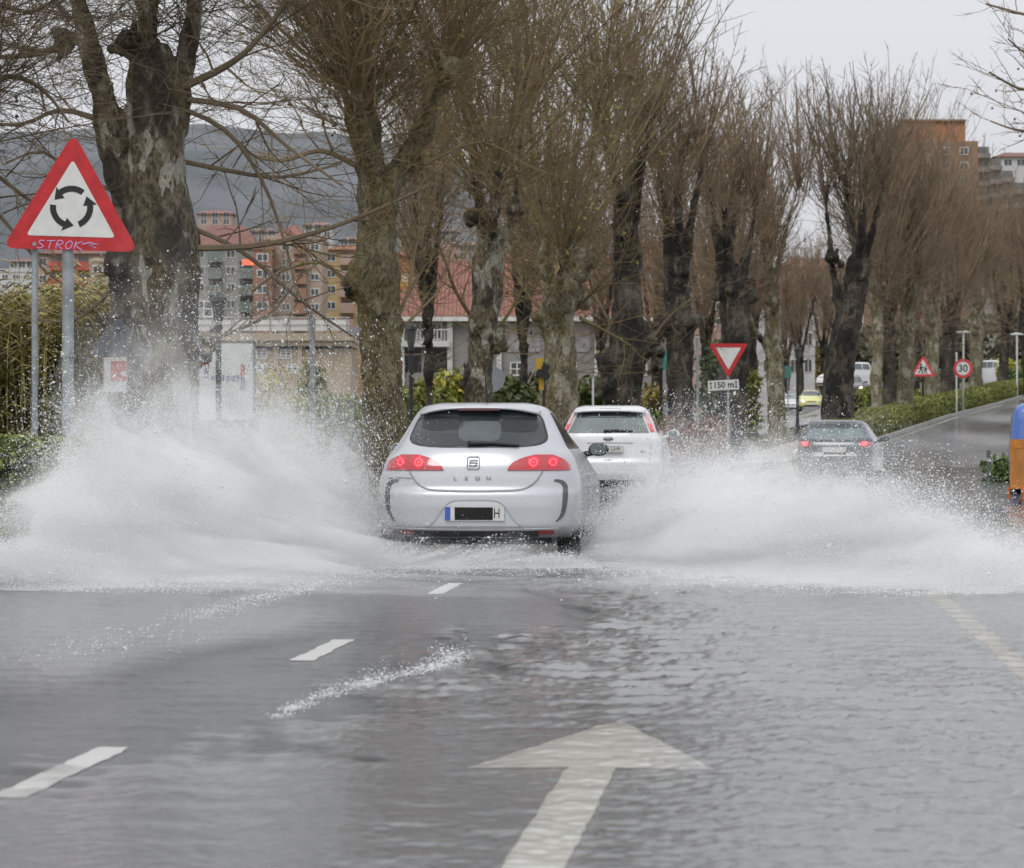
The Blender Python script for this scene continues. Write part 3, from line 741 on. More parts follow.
S3.patch('rear', lin(1.27, 1.375, 5), lambda z: -.57, lambda z: .57, .0105, 10, .002).build('window_shade', M_GLASS, wn, True)
for sg in (-1, 1):
    tl = S3.patch('rear', lin(.86, .99, 6), (lambda z: .56) if sg > 0 else (lambda z: -.82), (lambda z: .82) if sg > 0 else (lambda z: -.56), .012, 8).build('tail_lamp', M_TAIL, car, True, angle=40)
    f0, f1 = sup(sg*.66, .065, .92, .055, 2); S3.patch('rear', lin(.866, .974, 9), f0, f1, .0155, 6, .002).build('lamp_bulb', mat('brake_glow', (1,.10,.12), .3, emit=.9), tl, True)
    wheel(car, sg*.75, .85, .31, .19); wheel(car, sg*.75, 3.35, .31, .19); mirror(car, S3, sg*.96, 2.5, 1.03, M_DARKP)
pl = MB().box(-.26, .26, .0, .075, .73, .845).build('number_plate', M_PLATE, car)
for wh in ('right', 'left'):
    side_win(S3, wh, .62, 1.6, 1.05, 1.37, .2, 0); side_win(S3, wh, 1.66, 2.6, 1.05, 1.37, 0, .6)
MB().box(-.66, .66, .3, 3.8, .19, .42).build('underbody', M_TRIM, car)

# ---- cars and vans coming down the other road ----
def oncoming(name, label, cat, px, pyb, d, paint, keys, heading, lit=(1, 1), van=False, glass=M_GLASSP):
    z = gz(X(px, d), d)+.03
    global car_parent
    t = thing(name, label, cat, (X(px, d), d, z), R(180+heading), 'traffic coming down the road behind the trees')
    car_parent = t
    sh = Shell(keys, .4, 3.6, .7, 3.0); b_ = sh.body(40, 8).build('body', paint, t, True)
    L = keys[3][3]; cut_arches(b_, [(.8, .36, 1.2), (L-.8, .36, 1.2)])
    H = keys[-1][0]; zb = H*.70; zt = H*.94
    ws = lambda z: sh.W(z)-.10
    sh.patch('front', lin(zb+.02, zt, 10), lambda z: -ws(z), ws, .008, 12).build('windscreen', glass, t, True, angle=40)
    for wh in ('right', 'left'):
        zc = H*.72; n_ = 3 if van else 2
        for k in range(n_):
            y0 = .35+(L*.62-.35)*k/n_; y1 = .35+(L*.62-.35)*(k+1)/n_-.07
            side_win(sh, wh, y0, y1, zc, zt, .08 if k == 0 else 0, .45 if k == n_-1 else 0, M_GLASS if not van else M_GLASSP)
    hz = H*.45
    for sg, on_ in ((-1, lit[0]), (1, lit[1])):
        hl_ = sh.patch('front', lin(hz-.07, hz+.07, 6), (lambda z: .48) if sg > 0 else (lambda z: -.78), (lambda z: .78) if sg > 0 else (lambda z: -.48), .012, 6).build('head_lamp', mat('head_lamp_clear', (.5,.52,.52), .1, .2), t, True, angle=40)
        if on_:
            f0, f1 = sup(sg*.62, .09, hz, .06, 2); sh.patch('front', lin(hz-.06, hz+.06, 8), f0, f1, .02, 6, .004).build('lamp_bulb', M_HEADON, hl_, True)
        for yy in (.8, L-.8): wheel(t, sg*(keys[3][1]-.11), yy, .31, .19)
    sh.patch('front', lin(hz-.08, hz-.01, 4), lambda z: -.36, lambda z: .36, .008, 6).build('grille', M_TRIM, t)
    sh.patch('front', lin(.28, .40, 4), lambda z: -.55, lambda z: .55, .008, 8).build('air_intake', M_TRIM, t)
    MB().box(-.25, .25, L, L+.02, .42, .52).build('number_plate', M_PLATE, t)
    for sg in (-1, 1): mirror(t, sh, sg*(keys[7][1]+.1), L*.62, H*.7, paint)
    return t
def van_keys(H, w, L): return [(.22, w*.93, .06, L-.1), (.32, w*.98, .0, L-.02), (.5, w, 0, L), (.75, w, .02, L-.06), (.95, w, .03, L-.35), (1.1, w*.985, .035, L-.75), (H*.62, w*.97, .04, L-.95), (H*.72, w*.945, .06, L-1.15), (H*.9, w*.87, .10, L-1.6), (H*.96, w*.82, .14, L-1.8), (H*.99, w*.74, .22, L-2.0), (H, w*.6, .4, L-2.3)]
oncoming('white_car', 'small white car coming on with one headlight lit, left of the yellow car', 'car', 790, 411, 275, mat('white_paint_far', (.62,.63,.66), .3, coat=.5), hatch_keys(1.46, .86, 4.0), -4, (0, 1))
oncoming('yellow_car', 'pale yellow car with a bright headlight, partly behind the leaning dark tree', 'car', 811, 406, 262, mat('pale_yellow_paint', (.62,.60,.22), .3, coat=.5), hatch_keys(1.5, .87, 4.1), -4, (0, 1), glass=M_GLASS)
oncoming('black_car', 'black car with a lit headlamp just right of the leaning dark tree', 'car', 850, 401, 240, mat('black_paint', (.03,.033,.036), .3, coat=.6), hatch_keys(1.55, .88, 4.2), -4, (1, 1), glass=M_GLASS)
t = oncoming('white_van', 'white minivan parked side on beyond the black car and the low hedge', 'van', 866, 388, 262, M_WHITEP, van_keys(1.9, .85, 4.4), -52, (0, 0), True)
t = oncoming('white_van', 'white van high on the slope above the round speed limit sign', 'van', 987, 374, 262, mat('white_paint_far', (.62,.63,.66), .3, coat=.5), van_keys(1.95, .85, 4.0), 30, (0, 0), True)

# ---- the blue van at the edge and the orange barrier before it ----
M_BLUEP = mat('blue_paint', (.05,.13,.42), .3, 0, .5, coat=.7, noise_amt=.15, noise_scale=1.5)
d = 68; car = thing('blue_van', 'blue van standing behind the orange plastic barrier', 'van', (X(1011, d)+.86, d, 0), R(-7))
car_parent = car
S4 = Shell([(.25,.80,.05,4.1),(.35,.84,.0,4.15),(.55,.86,.0,4.2),(.9,.86,.01,4.05),(1.05,.855,.02,3.4),(1.15,.85,.04,3.2),(1.45,.82,.10,2.8),(1.6,.78,.14,2.5),(1.68,.73,.19,2.3),(1.73,.63,.28,2.1)], .22, 4)
body = S4.body(40, 10).build('body', M_BLUEP, car, True); cut_arches(body, [(.8, .35, 1.2), (3.3, .35, 1.2)])
S4.patch('rear', lin(1.12, 1.55, 8), lambda z: -.60, lambda z: .60, .008, 10).build('rear_window', M_GLASS, car, True, angle=40)
for sg in (-1, 1):
    S4.patch('rear', lin(.7, 1.05, 6), (lambda z: .72) if sg > 0 else (lambda z: -.84), (lambda z: .84) if sg > 0 else (lambda z: -.72), .012, 4).build('tail_lamp', mat('dark_red_lamp', (.16,.015,.02), .2), car, True, angle=40)
    wheel(car, sg*.75, .8, .31, .19); wheel(car, sg*.75, 3.3, .31, .19)
S4.patch('rear', lin(.32, .6, 5), lambda z: -.82, lambda z: .82, .03, 12).build('bumper', M_TRIM, car, True, angle=40)
for wh in ('right', 'left'): side_win(S4, wh, .4, 1.7, 1.12, 1.5, .1, 0)
MB().box(-.25, .25, -.02, .06, .75, .86).build('number_plate', M_PLATE, car)
M_ORANGE = mat('orange_plastic', (.50,.19,.02), .45, noise_amt=.35, noise_scale=5)
M_ORED = mat('orange_red_plastic', (.50,.10,.02), .5, noise_amt=.3, noise_scale=6)
d = 59.5; br = thing('plastic_barrier', 'orange plastic barrier on splayed feet in the flood before the blue van', 'barrier', (X(1010, d), d, 0), R(4))
fr_ = MB(); fr_.box(0, 2.0, -.02, .02, .94, 1.08); fr_.box(0, 2.0, -.02, .02, .27, .34)
for x in (0, .64, 1.28, 1.93): fr_.box(x, x+.07, -.019, .019, .34, .94)
fr_.build('frame', M_ORANGE, br)
pn = MB()
for x in (.07, .71, 1.35): pn.box(x, x+.575 if x < 1.3 else 1.93, -.008, .008, .34, .94)
pn.build('panel', mat('orange_panel', (.42,.17,.03), .5, noise_amt=.3, noise_scale=4), br)
for x in (.22, 1.7):
    ft = MB(); ft.tube([(x, 0, .3), (x, 0, .12)], .03, 8); ft.tube([(x, -.30, .02), (x, -.17, .09), (x, 0, .13), (x, .17, .09), (x, .30, .02)], [.03]*5, 8); ft.build('foot', M_ORED, br, True)
MB().tube([(-.02, 0, .10), (-.02, 0, .30)], .02, 8).build('hinge_post', M_ORED, br)
# ------------------------------------------------------------------ plane trees
B_MOSSY = bark('bark_mossy', (.15,.125,.07), (.22,.20,.13), (.13,.10,.03), .6, .7, .75, dark_lo=.68)
B_PALE = bark('bark_mottled', (.21,.185,.12), (.34,.32,.25), (.17,.13,.035), .53, .9, .7, dark_lo=.64)
B_DARK = bark('bark_dark', (.065,.055,.042), (.13,.115,.09), (.07,.062,.03), .64, .7, .4, dark_lo=.52)
B_PATCH = bark('bark_patched', (.15,.125,.085), (.36,.35,.29), (.10,.08,.04), .60, .85, .7, dark=(.045,.036,.026), dark_lo=.55)
def twigmat(name, c): return mat(name, c, .8, spec=.2, noise_amt=.4, noise_scale=1.2)
TW = [twigmat('twigs_grey', (.20,.155,.105)), twigmat('twigs_brown', (.25,.185,.12)), twigmat('twigs_olive', (.25,.188,.105)), twigmat('twigs_far', (.26,.195,.13))]
L_BUD = leafmat('young_leaves', (.20,.19,.05), (.13,.12,.03))

def cat(pts, radii, n=4):
    p = [tuple(a)+(r,) for a, r in zip(pts, radii)]
    s = spline(p, n); return [q[:3] for q in s], [max(.01, q[3]) for q in s]
def make_trunk(segs, burls, voxel, seed, name, m, parent, amp=.05):
    mb = MB()
    for pts, rr in segs:
        a, b_ = cat(pts, rr); mb.tube(a, [max(q, voxel*1.25) for q in b_], 12)
    r_ = random.Random(seed)
    for c, r in burls:
        mb.ball(c, r, 10, 8, (1, 1, r_.uniform(.9, 1.4)))
        for k in range(9): mb.ball(Vector(c)+Vector((r_.gauss(0,.55), r_.gauss(0,.55), r_.gauss(0,.8)))*r, r*r_.uniform(.25, .55), 8, 6)
    o = mb.build(name, m, parent)
    md = o.modifiers.new('r', 'REMESH'); md.mode = 'VOXEL'; md.voxel_size = voxel
    me = evaluated(o); o.modifiers.clear(); o.data = me
    if not me.materials: me.materials.append(m)
    n_ = len(me.vertices); cs = np.zeros(n_*3); me.vertices.foreach_get('co', cs); cs = cs.reshape(-1, 3)
    ns = np.zeros(n_*3); me.vertices.foreach_get('normal', ns); ns = ns.reshape(-1, 3)
    off = Vector((seed*3.1, seed*1.7, 0))
    if burls and amp < .06: amp = .075
    h = np.array([noise.noise(Vector((c[0]*2.2, c[1]*2.2, c[2]*1.1))+off)+.7*noise.noise(Vector((c[0]*5.5, c[1]*5.5, c[2]*3.4))+off)+.3*noise.noise(Vector((c[0]*13, c[1]*13, c[2]*9))+off) for c in cs])
    cs = cs+ns*(h*amp)[:, None]; me.vertices.foreach_set('co', cs.ravel()); me.update()
    me.polygons.foreach_set('use_smooth', [True]*len(me.polygons))
    return o
def twig(mb, p, d, L, r0, r1, rn, wob, grav, seg=4):
    "one thin tapering shoot; returns its points and directions"
    pts = [p]; ds = [d]; st = L/seg
    for i in range(seg):
        d = (d+Vector((rn.gauss(0, wob), rn.gauss(0, wob), rn.gauss(0, wob)+grav))).normalized(); p = p+d*st; pts.append(p); ds.append(d)
    o = len(mb.v); a = ds[0].orthogonal().normalized(); b = ds[0].cross(a)
    u = (a*-.5+b*.87); w_ = (a*-.5-b*.87)
    for i, q in enumerate(pts):
        r = r0+(r1-r0)*i/seg
        mb.v += [tuple(q+a*r), tuple(q+u*r), tuple(q+w_*r)]
    for i in range(seg):
        k = o+3*i; mb.f += [(k, k+1, k+4, k+3), (k+1, k+2, k+5, k+4), (k+2, k, k+3, k+5)]
    return pts, ds
def shoots(mb, head, axis, n, L, r0, rn, spread=.5, wob=.09, grav=.05, kids=7, klen=.35, tips=None, balls=None):
    for k in range(n):
        hj = Vector((rn.gauss(0,.16), rn.gauss(0,.16), rn.gauss(-.1,.3))) if n > 3 else Vector((0,0,0))
        d = (axis+Vector((rn.gauss(0, spread), rn.gauss(0, spread), rn.gauss(0, spread*.5)))).normalized()
        l_ = L*rn.uniform(.55, 1.15)
        pts, ds = twig(mb, Vector(head)+hj+d*.05, d, l_, r0*rn.uniform(.7, 1.1), r0*.3, rn, wob, grav, 5)
        for j in range(kids):
            t = rn.uniform(.12, .98); i = min(4, int(t*5)); f = t*5-i
            q = pts[i].lerp(pts[i+1], f); dd = (ds[i+1]+Vector((rn.gauss(0,.6), rn.gauss(0,.6), rn.gauss(.15,.45)))).normalized()
            p2, d2 = twig(mb, q, dd, l_*klen*rn.uniform(.4, 1.2)*(1.1-t*.6), r0*.45, r0*.16, rn, wob*1.3, grav*1.2, 3)
            if tips is not None: tips += p2[1:]
            if balls is not None and rn.random() < .18: balls.append(p2[-1])
            if rn.random() < .6:
                q2 = p2[1].lerp(p2[2], rn.random()); d3 = (d2[1]+Vector((rn.gauss(0,.6), rn.gauss(0,.6), rn.gauss(.1,.5)))).normalized()
                twig(mb, q2, d3, l_*klen*.45*rn.uniform(.4, 1.2), r0*.25, r0*.12, rn, wob*1.5, grav, 2)
GR_T = 'pollarded plane trees lining the flooded road'
def tree_px(label, d, trunk, limbs, burls, bark_m, twig_m, seed, head_n=20, L=5.5, spread=.45, grav=.05, axis_up=.8, r0=.028, voxel=.045, thin=(), leaves=0, ballsN=0, wob=.09, along=1, kids=8, name='plane_tree', ybias=0, amp=.05, klen=.22, lead=5):
    """tree whose trunk and limbs are given as measured outlines (px, py, width px) at distance d; built in metres about its base"""
    rn = random.Random(seed); base = P(trunk[0][0], trunk[0][1], d); base.z = gz(base.x, base.y)-.05
    t = thing(name, label, 'tree', base, 0, GR_T)
    k = d/F
    def loc(q, y=0): v = P(q[0], q[1], d)-base; return Vector((v.x, y, v.z))
    segs = []; trunk = [(a, b_, c_*.9) for a, b_, c_ in trunk]; limbs = [[(a, b_, c_*((.86-.2*min(1, j/4)) if d < 70 else (.82-.5*min(1, j/2)))) for j, (a, b_, c_) in enumerate(lm)] for lm in limbs]; burls = [(a, b_, c_*.9) for a, b_, c_ in burls]
    tp = [loc(q) for q in trunk]; tr_ = [q[2]*k/2 for q in trunk]
    tp = [Vector((tp[0].x, 0, -.15))]+tp; tr_ = [tr_[0]*1.25]+tr_
    segs.append((tp, tr_)); heads = []; lines = []
    for i, lm in enumerate(limbs):
        ymax = rn.uniform(-1.4, 1.4)
        pts = [loc(q, ymax*(j/max(1, len(lm)-1))) for j, q in enumerate(lm)]; rr = [q[2]*k/2 for q in lm]
        segs.append((pts, rr)); ax = (pts[-1]-pts[-2]).normalized(); heads.append((pts[-1], ax)); lines.append((pts, rr))
    # one or two limbs reaching towards and away from the viewer, so that the tree is round
    top = tp[-1]
    for s_ in (-1, 1):
        e = top+Vector((rn.uniform(-.5, .5), s_*rn.uniform(.9, 1.5), rn.uniform(1.2, 2.2))); r_ = tr_[-1]*.5
        pts = [top-Vector((0, 0, .5)), top.lerp(e, .5)+Vector((0, s_*.2, 0)), e]; segs.append((pts, [r_, r_*.7, r_*.5])); heads.append((e, (e-top).normalized())); lines.append((pts, [r_, r_*.7, r_*.5]))
    bl = [(loc(q, rn.uniform(-.25, .05)), q[2]*k) for q in burls]
    make_trunk(segs, bl, voxel, seed, 'trunk', bark_m, t, amp)
    mb = MB(); tips = []; balls = [] if ballsN else None
    up = Vector((0, 0, 1))
    for h_, ax in heads:
        shoots(mb, h_, (ax*(1-axis_up)+up*axis_up).normalized(), int(head_n*.5), L, r0, rn, spread, wob, grav, kids+3, klen, tips, balls)
        for q in range(lead):
            dd = (ax*.35+up*.75+Vector((rn.gauss(0,.34), rn.gauss(0,.34), 0))).normalized(); p_, d_ = twig(mb, Vector(h_)-ax*.15, dd, L*rn.uniform(.75, 1.1), r0*rn.uniform(1.6, 2.4), r0*.35, rn, .07, .05, 6)
            for z_ in range(1, 6): shoots(mb, p_[z_], (d_[z_]+Vector((rn.gauss(0,.5), rn.gauss(0,.5), .35))).normalized(), 1, L*.45*(1.1-z_*.12), r0*.6, rn, .25, wob, grav, kids-1, .3, tips, balls)
    for pts, rr in lines:
        for j in range(int(8*along)):
            q = pts[rn.randrange(len(pts)-1)].lerp(pts[-1], rn.uniform(.2, 1)); a = Vector((rn.gauss(0, 1), rn.gauss(0, 1), rn.uniform(.2, 1.4))).normalized()
            shoots(mb, q, a, 1, L*.62, r0*.7, rn, .2, wob, grav*1.6, kids+1, klen+.06, tips, balls)
    for c, r in bl:
        if rn.random() < .75:
            for j in range(3):
                a = Vector((rn.gauss(0, 1), rn.gauss(0, 1), .25)).normalized(); shoots(mb, c+a*r*.7, a, 1, L*.38, r0*.55, rn, .2, wob, grav*1.8, 4, .4, tips, balls)
    for lm in thin:                            # long arching boughs
        y1 = rn.uniform(-1.5, 1.0)
        pts = [loc(q, y1*j/(len(lm)-1)) for j, q in enumerate(lm)]; rr = [q[2]*k/2 for q in lm]
        a, b_ = cat(pts, rr, 3); mb.tube(a, b_, 5, False)
        for j in range(2, len(a)):
            if rn.random() < .95:
                dd = (Vector(a[j])-Vector(a[j-1])).normalized()
                shoots(mb, a[j], (dd+Vector((rn.gauss(0,.6), rn.gauss(0,.6), rn.gauss(.15,.6)))).normalized(), 1, L*.35, max(.008, b_[j]*.5), rn, .2, .14, .03, 4, .45, tips, balls)
    if balls:
        for q in balls[:ballsN]: mb.ball(q-Vector((0, 0, .06)), .026, 6, 4)
    top_ = tp[-1]
    for q in range(int(16+6*along)):            # thin shoots standing out sideways below the fork
        a = Vector((rn.gauss(0, 1), rn.gauss(0, 1), 0)).normalized()+Vector((0, 0, rn.uniform(-.1, .5)))
        shoots(mb, top_+Vector((0, 0, rn.uniform(-1.6, 1.4)))+Vector((a.x, a.y, 0))*tr_[-1]*.8, a.normalized(), 1, L*.55, r0*.6, rn, .15, wob*1.4, grav*1.2, kids, .35, tips, balls)
    mb.build('crown', twig_m, t)
    if leaves:
        lf = MB(); pk = [tips[rn.randrange(len(tips))] for _ in range(leaves)]
        quads_cloud(lf, [q+Vector((rn.gauss(0,.06), rn.gauss(0,.06), rn.gauss(0,.06))) for q in pk], .075, rn); f_ = lf.build('foliage', L_BUD, t)
    return t

tree_px('thick forked plane tree with peeling bark behind the roundabout warning sign', 52,
    [(160,480,100),(162,420,86),(164,340,76),(163,290,80),(160,240,86),(158,200,76),(155,140,66),(152,90,60),(148,45,46)],
    [[(142,235,48),(122,170,42),(104,100,37),(90,50,32),(76,-20,28),(62,-90,22)], [(172,130,36),(183,80,27),(192,20,22),(200,-60,18)], [(150,70,30),(146,20,20),(150,-60,13)]],
    [(132,300,24),(148,335,14),(205,345,12),(126,45,13),(64,42,11),(176,85,12),(118,265,14),(140,35,12)], B_PATCH, TW[0], 11, 72, 4.9, .85, -.012, .4, .016, .045, along=7,
    thin=[[(168,93,8.8),(215,75,8),(250,55,6),(290,10,5),(320,-40,3)], [(168,98,6.4),(240,110,6),(290,150,4),(345,190,2.5)], [(168,248,7.2),(250,247,6.5),(310,236,5),(370,216,4),(430,190,2.5)], [(168,218,5.6),(240,250,5),(300,300,3.5),(350,335,2)],
          [(168,158,5.6),(230,170,5),(280,175,4),(340,160,2.5)], [(205,340,5),(235,330,4),(270,310,2.5),(300,270,2)], [(66,45,9),(40,55,7),(0,60,5),(-40,50,3)], [(100,120,7),(60,110,5),(20,125,4),(-30,120,2.5)], [(125,270,6),(100,300,4),(70,320,3),(30,318,2)], [(120,190,6),(80,180,4.5),(40,150,3.5),(0,160,2)],
          [(168,103,5.6),(225,130,5),(262,180,4),(285,240,3),(300,300,2)], [(70,20,7),(45,-10,5),(20,-40,3)]], ballsN=120, wob=.17, kids=13, amp=.06, klen=.36, lead=7)
tree_px('straight mossy plane tree left of the silver hatchback, by the iron lamp', 66,
    [(388,460,56),(384,400,48),(380,330,46),(376,280,48),(378,230,42),(378,185,48)],
    [[(370,188,28),(358,140,22),(345,92,15),(333,72,12)], [(378,185,26),(372,130,16),(366,85,12),(362,10,9)], [(386,188,34),(404,165,29),(424,125,23),(440,85,19),(447,68,17)]],
    [(354,285,14),(396,325,9),(331,74,8),(447,72,10),(418,165,9),(361,82,8)], B_MOSSY, TW[2], 12, 84, 5.2, .72, .015, .5, .017, .045, wob=.13, along=5, leaves=500, kids=11, klen=.34, lead=7,
    thin=[[(420,165,7),(450,150,5),(480,140,3),(510,150,2)], [(355,165,6),(320,150,5),(280,160,3.5),(240,150,2)], [(350,285,5),(320,262,4),(280,270,3),(250,290,2)], [(392,330,5),(408,290,4),(414,250,3),(425,210,2)], [(395,335,4),(420,310,3),(440,290,2)]])
tree_px('forked plane tree straight behind the silver hatchback roof', 78,
    [(479,450,36),(479,400,31),(480,345,31),(487,300,35),(488,262,34),(490,240,30)],
    [[(486,245,21),(480,205,17),(474,180,15),(468,120,10),(462,60,7)], [(493,245,21),(505,228,19),(515,208,19),(520,150,12),(528,90,9)]],
    [(470,375,10),(478,322,13),(472,218,10),(516,210,12),(500,338,9)], B_PATCH, TW[2], 13, 62, 5.4, .55, .045, .75, .02, .045, along=3, leaves=900, kids=10,
    thin=[[(476,325,4),(455,290,3.5),(445,260,2.5),(430,225,2)], [(498,330,4),(520,295,3),(535,260,2)]])
tree_px('plane tree with yellow moss on its pale foot, at the traffic light', 88,
    [(560,455,48),(560,395,42),(559,345,37),(557,312,38)],
    [[(550,305,21),(545,258,19),(545,222,18),(538,190,12),(530,125,9)], [(567,305,27),(574,262,26),(582,217,24),(588,180,15),(600,105,10)]],
    [(558,302,21),(578,268,16),(546,318,11),(572,300,13)], B_PALE, TW[2], 14, 56, 5.6, .5, .05, .8, .021, .045, along=2.6, leaves=1500, kids=10,
    thin=[[(576,310,4),(600,285,3),(620,262,2)], [(546,315,4),(525,290,3),(515,260,2)], [(580,318,4),(605,330,3),(632,345,2)]])
tree_px('black trunked plane tree with swollen burls over the white hatchback', 98,
    [(622,450,38),(623,385,41),(628,350,42),(628,310,34),(628,262,30),(625,218,28)],
    [[(622,222,19),(615,170,12),(606,120,8)], [(631,222,19),(641,165,12),(650,120,9)], [(626,220,14),(628,150,9),(630,100,6)]],
    [(646,345,12),(611,362,12),(604,388,10),(641,330,11),(625,232,13)], B_DARK, TW[0], 15, 42, 4.6, .42, .05, .85, .022, .05, along=2.4, leaves=500,
    thin=[[(648,345,4),(668,318,3),(690,300,2)], [(615,330,3.5),(598,300,3),(590,270,2)]])
tree_px('dark plane tree between the iron lamp and the grey post', 112,
    [(680,450,30),(680,385,28),(679,332,31),(677,292,30),(678,256,28)],
    [[(672,260,17),(664,205,10),(658,170,7)], [(684,260,17),(694,205,11),(702,165,7)], [(678,258,12),(680,170,7)]],
    [(668,325,11),(692,322,10),(677,268,11)], B_DARK, TW[1], 16, 36, 4.1, .38, .05, .88, .026, .055, along=1.6)
tree_px('dark plane tree close behind the give way sign', 124,
    [(730,450,33),(732,385,32),(736,335,33),(733,292,31),(728,266,26)],
    [[(722,270,16),(714,215,9),(708,190,6)], [(739,280,18),(751,240,12),(758,195,8)], [(730,268,12),(733,195,7)]],
    [(724,288,10),(746,292,10)], B_DARK, TW[1], 17, 36, 3.9, .36, .05, .9, .026, .06, along=1.6)
tree_px('slender pale plane tree seen beyond the give way sign', 158,
    [(777,425,21),(775,365,19),(772,325,18),(772,285,16)],
    [[(770,352,11),(756,332,10),(746,312,11)], [(771,290,10),(762,230,7),(754,190,5)], [(773,290,10),(786,230,7),(798,185,5)]],
    [(772,300,9)], B_PALE, TW[1], 18, 60, 5.4, .34, .05, .9, .027, .065, along=1.4)
tree_px('leaning black plane tree beside the hedge, over the dark grey car', 132,
    [(838,452,38),(838,400,36),(842,352,34),(850,312,30),(857,275,28),(860,258,26)],
    [[(845,322,17),(836,285,14),(832,255,13),(828,215,9),(826,190,6)], [(860,262,15),(850,220,10),(847,180,7)], [(862,262,16),(872,232,11),(880,200,8),(884,180,5)]],
    [(860,268,11),(846,338,11),(832,258,8)], B_DARK, TW[0], 19, 32, 4.4, .30, .05, .92, .028, .06, along=1.6)
# the trees along the path behind the hedge
for i, (px, d, wd, yb, lean, bm, lab) in enumerate([
    (876, 152, 12, 430, 2, B_PALE, 'thin pale plane tree at the near end of the hedge'),
    (890, 172, 15, 425, -2, B_DARK, 'dark plane tree between two pale trunks behind the hedge'),
    (905, 156, 18, 428, 3, B_PALE, 'pale stout plane tree left of the triangular warning sign'),
    (933, 182, 17, 415, -3, B_PALE, 'mottled plane tree just right of the triangular warning sign'),
    (947, 200, 15, 410, 2, B_DARK, 'brown plane tree just left of the round speed limit sign'),
    (976, 208, 15, 405, 0, B_PALE, 'plane tree just right of the round speed limit sign'),
    (1003, 236, 11, 396, 3, B_DARK, 'distant plane tree in front of the stepped apartment block'),
    (1030, 226, 14, 398, -6, B_DARK, 'plane tree at the top of the hedge by the picture edge')]):
    x = px; h0 = 4.6; kk = F/d
    zb = gz(X(px, d), d); py = lambda z: HZ-(zb+z-CZ)*kk
    tree_px(lab, d, [(x, yb, wd*1.15), (x+lean*.3, py(2.2), wd), (x+lean, py(h0), wd*.95)],
        [[(x+lean-2, py(h0-.3), wd*.55), (x-8, py(6.6), wd*.4), (x-11, py(8.6), wd*.25)], [(x+lean+2, py(h0-.3), wd*.55), (x+10, py(6.6), wd*.4), (x+11, py(8.8), wd*.25)], [(x+lean, py(h0), wd*.4), (x+2, py(7.5), wd*.3)]],
        [(x+lean, py(4.2), wd*.5)], bm, TW[3], 30+i, 46 if i in (2, 3, 4) else 34, 6.2 if i in (2, 3, 4) else 5.6, .30, .07, .96, .024, .07, along=3)
# the second row, beyond the first
for i, (px, d, wd, lab) in enumerate([
    (428, 110, 11, 'thin bare tree of the far row right of the second iron lamp'), (523, 126, 11, 'thin bare tree of the far row beside the round sign back'),
    (601, 150, 12, 'bare tree of the far row between the yellow mossed trunk and the burled black trunk'), (655, 165, 12, 'bare tree of the far row in the gap left of the dark lamp side trunk'),
    (706, 160, 12, 'bare tree of the far row in the gap beside the grey post'), (752, 185, 12, 'bare tree of the far row above the pale slender trunk'), (800, 292, 8, 'far thin tree beyond the yellow car before the white low block'), (823, 300, 8, 'far thin tree before the brown roofed house'), (786, 305, 8, 'far thin tree beyond the white car'), (915, 250, 10, 'far bare tree before the brick topped apartment block'), (955, 262, 10, 'far bare tree before the grey balconies of the apartment block'), (1010, 285, 10, 'far bare tree on the slope by the white van')]):
    kk = F/d; zb = gz(X(px, d), d); py = lambda z: HZ-(zb+z-CZ)*kk; x = px
    tree_px(lab, d, [(x, py(0), wd), (x+1, py(2.5), wd*.9), (x, py(4.6), wd*.9)],
        [[(x-2, py(4.3), wd*.5), (x-9, py(7), wd*.35), (x-14, py(9), wd*.2)], [(x+2, py(4.3), wd*.5), (x+9, py(7), wd*.35), (x+15, py(9), wd*.2)], [(x, py(4.6), wd*.4), (x+1, py(8), wd*.25)]],
        [(x, py(4), wd*.5)], B_DARK, TW[3], 50+i, 40, 5.2, .30, .07, .95, .024, .08, along=2.6)
tree_px('tree at the picture edge with seed balls on grey drooping twigs, over the roundabout sign', 45,
    [(-95,520,80),(-95,400,66),(-92,250,60),(-90,120,56)], [[(-92,130,34),(-60,60,26),(-35,0,20)], [(-90,130,30),(-110,40,20)], [(-85,200,20),(-50,150,15),(-25,110,10)]],
    [(-80,200,14)], B_MOSSY, TW[0], 71, 60, 3.9, .9, -.03, .3, .013, .06, ballsN=220, wob=.2, kids=13, along=6, klen=.36,
    thin=[[(-30,110,9),(10,80,6),(50,95,4),(80,130,2.5)], [(-40,30,9),(0,10,6),(40,20,4),(70,10,2.5)], [(-45,150,8),(-10,170,5),(30,200,4),(60,215,2.5)], [(-40,170,7),(0,215,4.5),(30,250,3),(50,275,2)]])
tree_px('tree at the sky side picture edge with a few grey seed ball twigs', 72,
    [(1150,470,60),(1150,330,52),(1148,200,46),(1145,120,40)], [[(1142,130,24),(1110,70,18),(1085,30,12)], [(1148,130,22),(1165,50,16)], [(1140,180,16),(1105,140,11),(1080,120,8)]],
    [(1140,180,12)], B_MOSSY, TW[0], 72, 10, 3.2, .7, -.03, .3, .017, .06, ballsN=90, wob=.2, kids=7,
    thin=[[(1085,45,6),(1050,20,4),(1020,10,3),(990,0,2)], [(1080,120,6),(1045,95,4),(1015,90,3),(985,75,1.8)], [(1082,118,5),(1050,130,3.5),(1020,128,2.5),(995,118,1.6)], [(1085,60,5),(1050,55,3.5),(1022,58,2.5),(1000,45,1.6)]])

